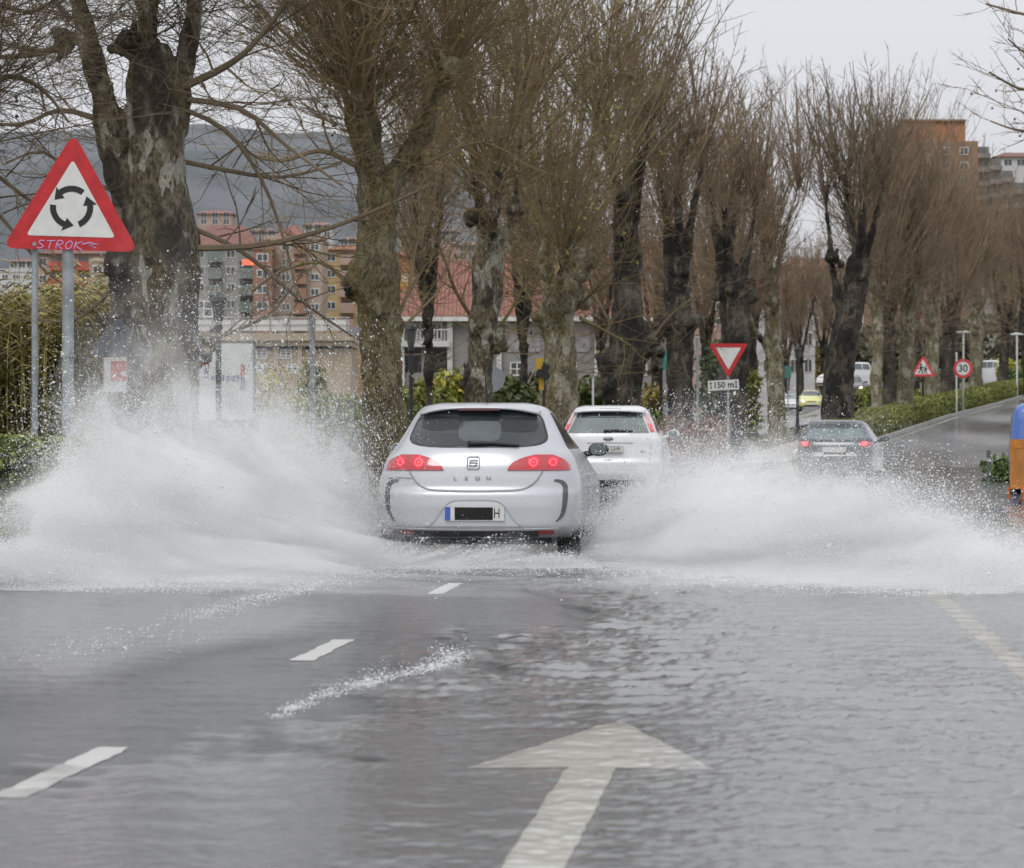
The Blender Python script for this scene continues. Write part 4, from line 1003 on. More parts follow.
# ------------------------------------------------------------------ hedges, shrubs, reeds
L_HEDGE = leafmat('hedge_leaves', (.12,.15,.035), (.24,.25,.06), 1.2)
L_HEDGED = leafmat('hedge_leaves_dark', (.08,.115,.025), (.19,.21,.05), 1.5)
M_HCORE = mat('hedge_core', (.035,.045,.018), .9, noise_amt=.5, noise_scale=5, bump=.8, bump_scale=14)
def hedge(label, line, wd, hgt, leaf, n, size, seed, lm):
    "clipped hedge along (x,y) points: woody core with leaves over it"
    rn = random.Random(seed); mb = MB(); lf = []
    t = thing('hedge', label, 'hedge', (line[0][0], line[0][1], gz(*line[0])))
    o = Vector(t.location); L = 0; seg = []
    for a, b_ in zip(line, line[1:]): seg.append((a, b_, math.dist(a, b_))); L += seg[-1][2]
    prof = [(-.5, 0), (-.52, .55), (-.46, .93), (-.2, 1.0), (.2, 1.0), (.46, .93), (.52, .55), (.5, 0)]
    stn = []
    for a, b_, l_ in seg:
        k = max(1, int(l_/.8))
        for i in range(k): stn.append((a[0]+(b_[0]-a[0])*i/k, a[1]+(b_[1]-a[1])*i/k, (b_[1]-a[1])/l_, -(b_[0]-a[0])/l_))
    stn.append((*line[-1], stn[-1][2], stn[-1][3]))
    for (x, y, nx_, ny_) in stn:
        w_ = wd*(.92+.1*noise.noise(Vector((x*.6, y*.6, seed)))); hh = hgt*(.94+.10*noise.noise(Vector((x*.5, y*.5, seed+9))))
        for u, v in prof: mb.v.append(Vector((x+nx_*u*w_*.94, y+ny_*u*w_*.94, gz(x, y)+v*hh*.96))-o)
    k = len(prof)
    for j in range(len(stn)-1):
        for i in range(k-1): mb.f.append((j*k+i, (j+1)*k+i, (j+1)*k+i+1, j*k+i+1))
    mb.f.append(tuple(range(k))); mb.f.append(tuple((len(stn)-1)*k+i for i in range(k-1, -1, -1)))
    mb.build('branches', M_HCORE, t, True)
    pts = []
    for _ in range(n):
        j = rn.random()*(len(stn)-1); i = int(j); f = j-i; a, b_ = stn[i], stn[i+1]; x, y = a[0]+(b_[0]-a[0])*f, a[1]+(b_[1]-a[1])*f
        s_ = rn.random()*(k-1); q = int(s_); fr2 = s_-q; u = prof[q][0]+(prof[q+1][0]-prof[q][0])*fr2; v = prof[q][1]+(prof[q+1][1]-prof[q][1])*fr2
        w_ = wd*(.92+.1*noise.noise(Vector((x*.6, y*.6, seed)))); hh = hgt*(.94+.10*noise.noise(Vector((x*.5, y*.5, seed+9))))
        e = rn.gauss(0, .03); pts.append(Vector((x+a[2]*u*(w_+e*2), y+a[3]*u*(w_+e*2), gz(x, y)+v*hh+e))-o)
    # the near end face
    x, y, nx_, ny_ = stn[0]
    for _ in range(int(n*wd/(L+wd)*.8)): pts.append(Vector((x+nx_*rn.uniform(-.5, .5)*wd, y+ny_*rn.uniform(-.5, .5)*wd-abs(rn.gauss(0, .03)), gz(x, y)+rn.random()*hgt*.97))-o)
    m2 = MB(); quads_cloud(m2, pts, size, rn); m2.build('foliage', lm, t); return t
hedge('clipped green hedge at the flooded verge below the roundabout sign', [(-5.12, 32.6), (-4.85, 40)], 2.0, 1.17, .05, 9000, .07, 1, L_HEDGED)
HL = [(edge_x(y)-1.0, y) for y in list(range(124, 260, 6))]
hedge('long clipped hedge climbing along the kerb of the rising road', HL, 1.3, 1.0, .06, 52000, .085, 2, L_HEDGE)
hedge('low hedge beyond the path, between the black car and the tree trunks', [(X(851, 188), 188), (X(884, 188), 190)], 1.4, 1.15, .06, 2500, .16, 3, L_HEDGE)
hedge('hedge at the foot of the slope below the higher white van', [(X(1000, 250)+0, 250), (X(1040, 250), 250)], 2, 1.6, .06, 2500, .2, 4, L_HEDGE)
def shrub(label, px, pyt, d, wpx, c1, c2, seed, n=1500, size=.16, name='shrub', loose=.5, group='shrubs behind the tree row'):
    rn = random.Random(seed); z0 = gz(X(px, d), d); w_ = wpx*d/F; hgt = Zp(pyt, d)-z0
    t = thing(name, label, 'shrub', (X(px, d), d, z0-.03), 0, group)
    st = MB(); clumps = []
    for i in range(9):
        a = rn.uniform(0, 6.28); r = w_*.42*math.sqrt(rn.random()); zz = hgt*rn.uniform(.35, .86)*(1-.35*(r/(w_*.5))**2)
        c = Vector((r*math.cos(a), r*math.sin(a), zz)); clumps.append((c, rn.uniform(.18, .3)*w_))
        st.tube([(0+rn.gauss(0, .05), rn.gauss(0, .05), 0), c*.5+Vector((0, 0, .1)), c], [.035, .022, .01], 5, False)
    st.build('stems', TW[0], t)
    pts = []
    for _ in range(n):
        c, r = clumps[rn.randrange(9)]; v = Vector((rn.gauss(0, 1), rn.gauss(0, 1), rn.gauss(0, .8))).normalized()*r*rn.random()**.4
        q = c+v
        if rn.random() < .35: q = Vector((rn.gauss(0, w_*.22), rn.gauss(0, w_*.22), rn.random()*hgt*.75))
        if q.z > .03: pts.append(q)
    m2 = MB(); quads_cloud(m2, pts, size, rn); m2.build('foliage', leafmat('leaves_%d' % seed, c1, c2), t); return t
Yl, Gr, Dk, Ol, Or = (.46,.38,.05), (.15,.20,.05), (.065,.09,.035), (.20,.195,.065), (.48,.27,.045)
shrub('yellowing shrub before the beige building with the white railing', 285, 362, 118, 62, Yl, Ol, 101, 1700)
shrub('olive shrub right of the thin grey lamp post', 340, 368, 112, 70, Ol, Gr, 102, 1700)
shrub('tall green shrub reaching up to the barred windows of the beige building', 310, 338, 128, 34, Gr, Ol, 103, 900)
shrub('yellow green shrub at the foot of the second iron lamp', 422, 360, 116, 62, (.22,.21,.04), Gr, 104, 1700)
shrub('bright yellow shrub between the second iron lamp and the forked tree', 452, 357, 122, 46, Yl, Gr, 105, 1300)
shrub('dark green shrub beside the grey round sign back', 517, 352, 120, 58, Dk, (.09,.10,.03), 106, 1900)
shrub('rusty topped shrub at the traffic light', 536, 346, 128, 34, (.16,.11,.035), Dk, 107, 900)
shrub('dark shrub behind the yellow mossed trunk', 592, 358, 118, 46, Dk, (.10,.12,.03), 108, 1400)
shrub('low green shrub right of the white hatchback', 652, 392, 120, 36, (.14,.19,.05), Gr, 109, 1000)
shrub('orange shrub above the low green one near the iron lamp', 650, 368, 135, 40, (.30,.20,.05), Ol, 110, 900)
shrub('grey green weeping shrub between the grey post and the give way sign', 712, 318, 140, 40, (.10,.125,.06), Dk, 111, 2200, group='shrubs behind the tree row')
shrub('yellow leaved shrub right of the give way sign', 752, 345, 170, 24, (.24,.22,.05), Gr, 112, 1000, .2)
shrub('golden autumn shrub around the far iron lamp', 800, 326, 330, 48, Or, (.2,.17,.04), 113, 1500, .22)
shrub('green shrub left of the leaning black tree', 823, 345, 330, 34, (.17,.15,.04), Gr, 114, 900, .22)
shrub('olive shrub at the foot of the path trees', 915, 398, 215, 40, Gr, Ol, 115, 900, .22)
shrub('yellow flowering shrub beside the higher white van', 1008, 350, 255, 24, (.5,.45,.03), Gr, 116, 500, .22)
shrub('dense green shrub at the picture edge on the slope', 1024, 366, 245, 30, Gr, Dk, 117, 900, .22)
shrub('leafy green bush left of the orange plastic barrier', 1000, 455, 84, 34, (.13,.18,.06), (.07,.11,.03), 118, 700, .1, 'bush')
shrub('dark evergreen shrub under the red tiled roof', 470, 368, 140, 50, Dk, Ol, 119, 1000)
shrub('brown hedge shrub below the beige building', 230, 372, 122, 60, (.12,.10,.04), Dk, 120, 1400)
for i_, (px_, w_, yt_, lab_) in enumerate(((872, 46, 322, 'grey green bush beyond the white minivan by the slope'), (906, 52, 312, 'broad evergreen bush at the foot of the apartment block over the triangle sign'), (938, 50, 316, 'dull green bush left of the 30 sign beyond the hedge'), (972, 50, 306, 'tall evergreen bush between the 30 sign and the higher white van'), (1012, 44, 300, 'dark evergreen bush above the higher white van'), (700, 60, 330, 'large dull bush filling the gap beyond the grey steel post'))):
    shrub(lab_, px_, yt_, 296, w_, (.10,.115,.065), (.16,.155,.095), 130+i_, 2600, .34)
# cane thicket on the left
rn = random.Random(77); mb = MB()
for _ in range(9000):
    px = rn.uniform(-70, 150); d = rn.uniform(60, 70); x = X(px, d); top = np.interp(px, [-70, 0, 60, 100, 150], [290, 296, 278, 282, 300])+rn.gauss(0, 10)
    H = Zp(top, d)*rn.uniform(.35, 1.0); lean = rn.gauss(0, .10); wv = rn.uniform(.006, .016); a = rn.uniform(0, 3.14); cx, cy = math.cos(a)*wv, math.sin(a)*wv
    z0 = max(0, H-rn.uniform(1, 2.2)); bx = rn.gauss(0, .12)
    if rn.random() < .15: z0 = 0
    mb.add([(x-cx, d-cy, z0), (x+cx, d+cy, z0), (x+cx*.8+lean*.5, d+cy, z0+(H-z0)*.6), (x-cx*.8+lean*.5, d-cy, z0+(H-z0)*.6), (x+lean+bx, d, H)], [(0,1,2,3), (3,2,4)])
    for j in range(5):
        zz = z0+(H-z0)*rn.uniform(.3, .95); q = rn.choice((-1, 1)); ll = rn.uniform(.2, .5); 
        mb.add([(x, d, zz), (x+q*ll*.5, d+rn.gauss(0, .1), zz+ll*.4), (x+q*ll, d+rn.gauss(0, .15), zz+rn.uniform(-.2, .2)), (x+q*ll*.5, d, zz+ll*.4-.022)], [(0,1,2,3)])
o = mb.build('reeds', leafmat('cane_leaves', (.42,.36,.14), (.20,.19,.07), .5)); tag(o, 'thicket of tall yellow green canes behind the roundabout sign', 'reeds', kind='stuff')
mb = MB(); 
for i in range(40):
    px = -70+220*i/39; mb.ball((X(px, 69)+rn.gauss(0, .2), 69+rn.uniform(0, 1.5), .9), 1, 7, 5, (.5, .6, rn.uniform(1.2, 1.9)))
# ------------------------------------------------------------------ road signs
def tri_pts(side, down=False, r=.05):
    h = side*math.sqrt(3)/2
    p = [(-side/2, 0), (side/2, 0), (0, h)] if not down else [(-side/2, 0), (0, -h), (side/2, 0)]
    return rounded(p, r)
def tri_sign(t, side, z, down=False, r=.05, border=.115, rz=0, red=None, tilt=0):
    pl = bpy.data.objects.new('sign_plate', None)
    k = side; o = MB().prism(tri_pts(side*.99, down, r), -.012, 0).build('sign_plate', M_SIGNBACK, t, loc=(0, -.06, z)); o.rotation_euler = (0, tilt, rz)
    rd_ = MB().prism(tri_pts(side, down, r), -.018, -.0125).build('red_border', red or M_RED, o)
    s2 = side*(1-2*math.sqrt(3)*border); dz = border*side if not down else -border*side
    wf = MB().prism([(x, zz+dz) for x, zz in tri_pts(s2, down, r*.35)], -.022, -.0185).build('white_face', M_WHITE, o)
    return o
def pole(t, x, y, z0, z1, r, m=M_GALV, name='pole'):
    return MB().tube([(x, y, z0), (x, y, z1)], r, 12).build(name, m, t, True, angle=40)
d = 39; S_ = 136*d/F; zb = Zp(250.5, d)
t = thing('roundabout_sign', 'red bordered triangular roundabout warning sign with graffiti on two steel poles', 'road sign', (X(71, d), d, 0), R(3))
pl = tri_sign(t, S_, zb, False, .085, .10, 0, tilt=R(1.5))
cz_ = S_*.315; ra = .205*S_*.92
M_ARW = M_BLACK
for k in range(3):
    a0 = R(62+120*k-8); a1 = R(62+120*k+66); mb = MB(); n_ = 14; wd = .021*S_*1.05; pts_o = []; pts_i = []
    for i in range(n_+1):
        a = a0+(a1-a0)*i/n_; pts_o.append(((ra*.72+wd)*math.cos(a), cz_+(ra*.72+wd)*math.sin(a))); pts_i.append(((ra*.72-wd)*math.cos(a), cz_+(ra*.72-wd)*math.sin(a)))
    a2 = a1+R(30); rr = ra*.72
    head = [((rr+wd*2.3)*math.cos(a1), cz_+(rr+wd*2.3)*math.sin(a1)), (rr*math.cos(a2), cz_+rr*math.sin(a2)), ((rr-wd*2.3)*math.cos(a1), cz_+(rr-wd*2.3)*math.sin(a1))]
    poly = pts_o+head+pts_i[::-1]
    mb.prism(poly, -.0255, -.0225).build('arrow', M_ARW, pl)
M_GRAF = mat('graffiti_lilac', (.55,.33,.58), .5)
gx = -.36
for lt_, strokes in (('S', [[(.8,.9),(.4,1),(.1,.75),(.5,.5),(.85,.25),(.4,0),(.0,.12)]]), ('T', [[(-.1,.95),(1,1)], [(.45,1),(.4,0)]]), ('R', [[(.1,0),(.15,1),(.8,.9),(.75,.55),(.2,.5),(.95,-.05)]]), ('O', [[(.5,1),(.05,.6),(.3,.02),(.8,.15),(.9,.75),(.5,1)]]), ('K', [[(.1,1),(.05,0)], [(.95,1),(.15,.5),(1.25,-.15)]])):
    g_ = MB()
    for st_ in strokes: g_.tube([(gx+a*.078+.02*b_, -.0195, .012+b_*.085) for a, b_ in spline(st_, 4)], .0065, 5)
    g_.build('graffiti', M_GRAF, pl); gx += .098
MB().tube([(.12, -.0195, .065), (.2, -.0195, .085), (.3, -.0195, .07), (.2, -.0195, .06), (.27, -.0195, .03)], .008, 5).build('graffiti', M_GRAF, pl)
MB().lathe([(0, -.004), (.022, -.004), (.022, .004), (0, .004)], 12, 'y', (-36*d/F, -.02, .055)).build('bolt', M_GALV, pl)
pole(t, -3*d/F, 0, 0, zb+.55, .062); pole(t, -36*d/F, 0, 0, zb+.3, .034)
MB().box(-3*d/F-.075, -3*d/F+.075, -.075, .07, Zp(356, d)-.012, Zp(356, d)+.012).build('clamp_band', M_GALV, t)
for zz in (zb+.12, zb+.42): MB().box(-3*d/F-.08, -3*d/F+.08, -.058, .065, zz-.025, zz+.025).build('bracket', M_GALV, t)
# back of a triangular sign, for traffic the other way, half behind the big tree
d = 54.5; t = thing('warning_sign', 'grey back of a triangular road sign half hidden by the thick forked tree', 'road sign', (X(122, d), d, 0))
h = Zp(300, d)-Zp(356, d); MB().prism(tri_pts(h*1.13, False, .05), 0, .015).build('sign_plate', M_SIGNBACK, t, loc=(0, -.05, Zp(356, d)))
pole(t, .04, 0, 0, Zp(310, d), .035)
d = 54.2; t = thing('notice_board', 'small white notice with a red panel below the grey sign back', 'sign', (X(115, d), d, 0))
MB().box(-.17, .17, 0, .03, Zp(392, d), Zp(357, d)).build('board', M_WHITE, t)
MB().box(-.06, .165, -.006, .0, Zp(381, d), Zp(361, d)).build('red_panel', mat('notice_red', (.62,.05,.06), .5, noise_amt=.3, noise_scale=8), t)
MB().box(.10, .165, -.012, -.0065, Zp(376, d), Zp(371, d)).build('label', M_WHITE, t)
for x in (-.13, .13): pole(t, x, .05, 0, Zp(370, d), .02)
# white board with blue lettering
d = 82; t = thing('advertising_board', 'white advertising board with blue lettering and red figures, behind the first iron lamp', 'board', (X(226, d), d, 0))
w2 = 27*d/F; MB().box(-w2, w2, 0, .18, Zp(420, d), Zp(343.5, d)).build('panel', mat('board_white', (.56,.58,.58), .5, noise_amt=.08, noise_scale=2), t)
MB().box(w2+.002, w2+.05, -.02, .2, .05, Zp(342, d)).build('edge_post', M_SIGNBACK, t); MB().box(-w2-.05, -w2-.002, -.02, .2, .05, Zp(345, d)).build('edge_post', M_SIGNBACK, t)
M_BB = mat('board_blue', (.25,.27,.42), .6, noise_amt=.5, noise_scale=12)
for i, (a, b_, c, e) in enumerate(((211,214.5,376,380),(215.5,218,375,380),(222.5,224,375,381),(226.5,229,376,381),(229.8,231.5,375,381),(232.5,235,375,381),(236,239,375,381))): MB().box(X(a-226+512, d), X(b_-226+512, d), -.008, -.001, Zp(e, d), Zp(c, d)).build('letter', M_BB, t)
M_BR = mat('board_red', (.40,.07,.06), .6, noise_amt=.3, noise_scale=10)
for px, py in ((206.5, 361), (243, 371)):
    mb = MB(); x = X(px-226+512, d); z = Zp(py, d)
    mb.ball((x, -.004, z+.12), .05, 8, 6, (1, .1, 1)); mb.prism([(x-.06, z-.12), (x-.015, z-.12), (x, z-.02), (x+.015, z-.12), (x+.06, z-.12), (x+.05, z+.07), (x-.05, z+.07)], -.008, -.001); mb.build('red_figure', M_BR, t)
    MB().prism([(x-.05, z-.42), (x-.015, z-.42), (x, z-.18), (x+.015, z-.42), (x+.05, z-.42), (x+.045, z-.13), (x-.045, z-.13)], -.008, -.001).build('blue_legs', M_BB, t)
# give way sign with distance plate
d = 92; t = thing('give_way_sign', 'inverted red and white give way triangle over a 150 m plate', 'road sign', (X(728, d), d, 0), R(4))
pl = tri_sign(t, 40*d/F, Zp(343.5, d), True, .05, .105)
sc = MB()
for a, b_, c, e in ((-.24,-.09,-.14,-.10),(-.2,-.14,-.1,-.15),(-.05,-.1,.08,-.08),(-.28,-.1,-.26,-.14)): sc.tube([(a, -.0225, b_), ((a+c)/2, -.0225, (b_+e)/2-.02), (c, -.0225, e)], .008, 4)
sc.build('scratches', mat('scratch_grey', (.2,.2,.2), .6), pl)
ph = 10*d/F; pp = MB().box(-15.5*d/F, 15.5*d/F, -.075, -.06, Zp(390, d), Zp(380, d)).build('distance_plate', M_WHITE, t); pp.rotation_euler = (0, R(-3), 0)
pp.location.z = 0
zt = Zp(385, d); text('lettering', '150 m', .21, M_BLACK, pp, (0, -.077, zt), .0015, sx=1.0, bold=.006)
for s_ in (-1, 1):
    x = s_*12.7*d/F; MB().tube([(x, -.077, zt-.075), (x, -.077, zt+.075)], .012, 4).add([(x-.04, -.079, zt+.05), (x+.04, -.079, zt+.05), (x, -.079, zt+.1)], [(0,1,2)]).add([(x-.04, -.079, zt-.05), (x, -.079, zt-.1), (x+.04, -.079, zt-.05)], [(0,1,2)]).build('arrow', M_BLACK, pp)
pole(t, .0, 0, 0, Zp(350, d), .035)
# children warning triangle and speed limit
def gpole(px, d): return gz(X(px, d), d)
M_REDF = mat('sign_red_far', (.55,.05,.06), .4)
d = 171; z0 = gpole(923, d); t = thing('children_crossing_sign', 'red bordered triangle with two running figures on a dark pole behind the hedge', 'road sign', (X(923, d), d, z0), R(-4))
pl = tri_sign(t, 25*d/F, Zp(376.5, d)-z0, False, .06, .092, red=M_REDF)
fg = MB(); s_ = 25*d/F
for cx, cz0, q in ((-.08, .28, 1.0), (.10, .24, .8)):
    cx *= s_; cz0 *= s_; u = s_*.13*q
    fg.ball((cx, -.026, cz0+u*1.45), u*.34, 8, 6, (1, .1, 1)); fg.prism([(cx-u*.3, cz0-u*.1), (cx+u*.3, cz0-u*.1), (cx+u*.35, cz0+u), (cx-u*.3, cz0+u)], -.027, -.023)
    for pts in ([(0, 0), (.45, -.6), (.3, -1.2)], [(-.1, 0), (-.4, -.6), (-.9, -.9)], [(0, .9), (.55, .5), (.9, .75)], [(0, .9), (-.6, .45), (-.8, .1)]): fg.tube([(cx+a*u, -.025, cz0+b_*u) for a, b_ in pts], u*.15, 4)
fg.build('running_figures', M_BLACK, pl); pole(t, 0, 0, 0, Zp(362, d)-z0, .06, M_LAMPBLACK)
MB().lathe([(.09, 0), (.13, 0), (.11, .5), (.07, .9), (.06, .9), (.06, 0), (.09, 0)], 12, 'z', (0, 0, 0)).build('base', M_LAMPBLACK, t)
d = 176; z0 = gpole(963, d); t = thing('speed_limit_sign', 'round red ringed 30 speed limit sign behind the hedge', 'road sign', (X(963, d), d, z0), R(-6))
rr = 9.6*d/F; zc = Zp(368.5, d)-z0
def disc(name, r, y0, y1, m, p, loc=(0,0,0)): return MB().lathe([(0, y0), (r, y0), (r, y1), (0, y1)], 28, 'y').build(name, m, p, loc=loc)
pl = disc('sign_plate', rr, -.075, -.06, M_SIGNBACK, t, (0, 0, zc)); disc('red_ring', rr*.99, -.08, -.0755, M_REDF, pl); disc('white_face', rr*.70, -.085, -.0805, M_WHITE, pl)
text('numerals', '30', rr*1.05, M_BLACK, pl, (0, -.087, -.01), .001, sx=.95, bold=.008)
pole(t, 0, 0, 0, zc+rr*.6, .04)
# grey round sign back between the trees
d = 81; t = thing('round_sign', 'grey back of a round road sign beside the forked tree', 'road sign', (X(492, d), d, 0)); disc('sign_plate', 13*d/F, 0, .015, mat('sign_back_pale', (.30,.33,.36), .5, .2, noise_amt=.15, noise_scale=5), t, (0, -.06, Zp(379, d))); pole(t, -.12, 0, 0, Zp(366, d), .03)
# traffic light seen from the side
M_YEL = mat('signal_yellow', (.58,.36,.03), .45, noise_amt=.2, noise_scale=6)
d = 85; t = thing('traffic_light', 'yellow backed black traffic light in front of the yellow mossed trunk', 'traffic light', (X(541, d), d, 0))
k = d/F
MB().box(-5*k, 2*k, .02, .2, Zp(371, d), Zp(358, d)).build('housing', M_YEL, t); MB().box(-2*k, 3*k, .02, .2, Zp(390, d), Zp(378, d)).build('housing', M_YEL, t)
hb = MB(); hb.tube([(-1*k, -.12, Zp(373, d)), (-1*k, .25, Zp(373, d))], 4*k, 14); hb.tube([(4.5*k, -.15, Zp(368, d)), (4.5*k, .25, Zp(368, d))], 4*k, 14); hb.tube([(5*k, -.15, Zp(376, d)), (5*k, .25, Zp(376, d))], 4.2*k, 14); hb.build('lamp_hood', M_LAMPBLACK, t, True, angle=40)
pole(t, 3*k, .12, 0, Zp(362, d), .035, M_LAMPBLACK); MB().tube([(-4*k, .1, Zp(366, d)), (-13*k, .1, Zp(383, d))], .015, 6).build('arm', M_GALV, t)

# ------------------------------------------------------------------ street lamps
def lantern(label, px, pyt, d, gx=1.0):
    z0 = gpole(px, d); H = Zp(pyt, d)-z0; t = thing('street_lamp', label, 'street lamp', (X(px, d), d, z0), 0, 'black iron lantern lamps')
    MB().lathe([(0, 0), (.13*gx, 0), (.12*gx, .3), (.08*gx, .5), (.055*gx, .8), (.05*gx, H-.75), (.075*gx, H-.72), (.075*gx, H-.66), (.05*gx, H-.63), (0, H-.63)], 12, 'z').build('post', M_LAMPBLACK, t, True, angle=40)
    ln = MB().lathe([(.0, H-.62), (.06*gx, H-.62), (.085*gx, H-.52), (.125*gx, H-.2), (.14*gx, H-.18), (.0, H-.18)], 8, 'z').build('lantern', mat('lantern_glass', (.07,.07,.068), .2), t)
    MB().lathe([(0, H-.178), (.16*gx, H-.178), (.13*gx, H-.1), (.05*gx, H-.04), (.02*gx, H), (0, H)], 8, 'z').build('cap', M_LAMPBLACK, ln)
    return t
lantern('black iron lamp post in front of the white advertising board', 218.5, 293, 74, 1.15)
lantern('black iron lamp post close right of the straight mossy trunk', 411, 322, 90, 1.1)
lantern('black iron lamp post with a teal panel behind, right of the white hatchback', 661, 345, 108, 1.0)
lantern('black iron lamp post among the golden leaves, between the white and yellow cars', 797.5, 346, 168, 1.25)
d = 118; t = thing('hoarding', 'teal panel on a post beside the third iron lamp', 'board', (X(667, d), d, 0)); MB().prism(rounded([(-.16, Zp(370, d)), (.16, Zp(370, d)), (.16, Zp(342, d)), (-.16, Zp(350, d))], .06), 0, .05).build('panel', mat('teal_panel', (.03,.26,.2), .5, noise_amt=.3, noise_scale=4), t); pole(t, 0, .08, 0, Zp(352, d), .03)
d = 180; t = thing('hoarding', 'small teal panel on a post left of the golden shrub lamp', 'board', (X(788, d), d, gpole(788, d))); z0 = gpole(788, d); MB().box(-.16, .16, 0, .05, Zp(378, d)-z0, Zp(366, d)-z0).build('panel', mat('teal_panel_dull', (.06,.17,.15), .5), t); pole(t, 0, .08, 0, Zp(370, d)-z0, .03)
d = 72; t = thing('lamp_post', 'thin grey lamp post with a small lamp head against the white railing', 'lamp post', (X(312.5, d), d, 0)); pole(t, 0, 0, 0, Zp(318, d), .055)
MB().tube([(0, 0, Zp(319, d)), (-.02, -.02, Zp(314, d)), (-.08, -.05, Zp(311, d)), (-.16, -.08, Zp(310, d))], [.035, .03, .04, .02], 8).build('lamp_head', mat('lamp_grey', (.3,.33,.33), .5), t, True)
d = 104; t = thing('steel_post', 'plain grey steel post left of the give way sign', 'post', (X(697.5, d), d, 0)); pole(t, 0, 0, 0, Zp(338, d), .042); MB().ball((0, 0, Zp(338, d)), .05, 8, 6).build('cap', M_GALV, t)
d = 84; t = thing('steel_post', 'thin white post left of the black trunk over the white car roof', 'post', (X(593, d), d, 0)); pole(t, 0, 0, 0, Zp(378, d), .025, M_WHITE)
MB().ball((0, 0, Zp(378, d)), .03, 8, 6).build('cap', M_GALV, t)
def mast(label, px, pyt, d):
    z0 = gpole(px, d); H = Zp(pyt, d)-z0; t = thing('street_light', label, 'street light', (X(px, d), d, z0), 0, 'pale mast street lights on the slope')
    pole(t, 0, 0, 0, H, .06, mat('mast_pale', (.5,.52,.52), .5)); MB().tube([(-.4, 0, H+.03), (0, 0, H+.07), (.4, 0, H+.03)], [.05, .09, .05], 8).build('lamp_head', M_WHITE, t, True)
mast('pale mast street light just above the round 30 sign', 963.5, 333, 215); mast('pale mast street light at the picture edge above the green shrub', 1017, 335, 225)
d = 230; z0 = gpole(957, d)
t = thing('steel_post', 'white slim post left of the round 30 sign', 'post', (X(956.5, 178), 178, gpole(956.5, 178))); pole(t, 0, 0, 0, 3.0, .04, M_WHITE); MB().ball((0, 0, 3.0), .05, 8, 6).build('cap', M_WHITE, t)
d = 82; t = thing('traffic_post', 'short dark rubber traffic post beside the leafy bush', 'bollard', (X(988.5, d), d, 0)); MB().lathe([(0, 0), (.1, 0), (.09, .05), (.05, .07), (.045, .74), (.03, .78), (0, .78)], 12, 'z').build('shaft', mat('rubber_green', (.06,.075,.065), .6), t, True, angle=40); MB().lathe([(.047, .52), (.054, .52), (.054, .6), (.047, .6)], 12, 'z').build('band', mat('band_grey', (.3,.3,.3), .5), t)
d = 96; t = thing('stake_fence', 'rustic fence of thin reddish stakes behind the white hatchback', 'fence', (X(640, d), d, 0)); rn = random.Random(4)
M_STK = mat('stake_wood', (.26,.14,.085), .8, noise_amt=.5, noise_scale=5)
rl = MB(); L = 90*d/F; rl.box(0, L, .03, .07, .62, .70); rl.box(0, L, .03, .07, 1.2, 1.27); rl.build('rail', M_STK, t)
for i in range(22): x = L*i/21; h = 1.55+rn.uniform(-.15, .12); MB().box(x-.035, x+.035, -.01, .025, 0, h).build('stake', M_STK, t)

# ------------------------------------------------------------------ buildings
M_PANE = mat('window_pane', (.05,.055,.06), .1, c2=(.12,.13,.14), noise_scale=.7)
M_FRAME = mat('window_frame', (.6,.6,.58), .5)
M_SHUT = mat('roller_blind', (.4,.38,.34), .6, noise_amt=.2, noise_scale=3)
WCACHE = {}
def window(t, x, z, w_, h, y=0, bars=0, detail=True, pane=None):
    key = (round(w_, 2), round(h, 2), bars, detail, pane.name if pane else '')
    if key not in WCACHE:
        f = MB(); b_ = .07; f.box(-w_/2, w_/2, -.05, .02, 0, b_); f.box(-w_/2, w_/2, -.05, .02, h-b_, h); f.box(-w_/2, -w_/2+b_, -.05, .02, b_, h-b_); f.box(w_/2-b_, w_/2, -.05, .02, b_, h-b_)
        f.box(-.03, .03, -.045, .02, b_, h-b_)
        for k in range(bars): zz = h*(k+1)/(bars+1); f.box(-w_/2+b_, w_/2-b_, -.04, .02, zz-.025, zz+.025)
        p = MB().box(-w_/2+.01, w_/2-.01, -.02, -.004, .01, h-.01)
        fo = f.build('window', M_FRAME, t, loc=(x, y, z)); po = p.build('pane', pane or M_PANE, fo) if detail else None
        WCACHE[key] = fo
        return fo
    o = WCACHE[key]; c = o.copy(); col.objects.link(c); c.parent = t; c.location = (x, y, z)
    for ch in o.children:
        e = ch.copy(); col.objects.link(e); e.parent = c
    return c
def bthing(name, label, px, d, rz=0): return thing(name, label, 'building', (X(px, d), d, 0), rz)
def wallbox(t, x0, x1, z1, dep, m, name='wall', y0=0, z0=-.5): return MB().box(x0, x1, y0, y0+dep, z0, z1).build(name, m, t)
def plaster(name, c, am=.18): return mat(name, c, .85, noise_amt=am, noise_scale=.5, bump=.2, bump_scale=6)
def tile_roof(t, x0, x1, z0, z1, dep, m, over=.4, hip=1.5, y0=0):
    mb = MB(); mb.add([(x0-over, y0-over, z0), (x1+over, y0-over, z0), (x1+over, y0+dep+over, z0), (x0-over, y0+dep+over, z0), (x0+hip, y0+dep/2, z1), (x1-hip, y0+dep/2, z1)], [(0,1,5,4), (1,2,5), (2,3,4,5), (3,0,4), (3,2,1,0)])
    return mb.build('roof', m, t)
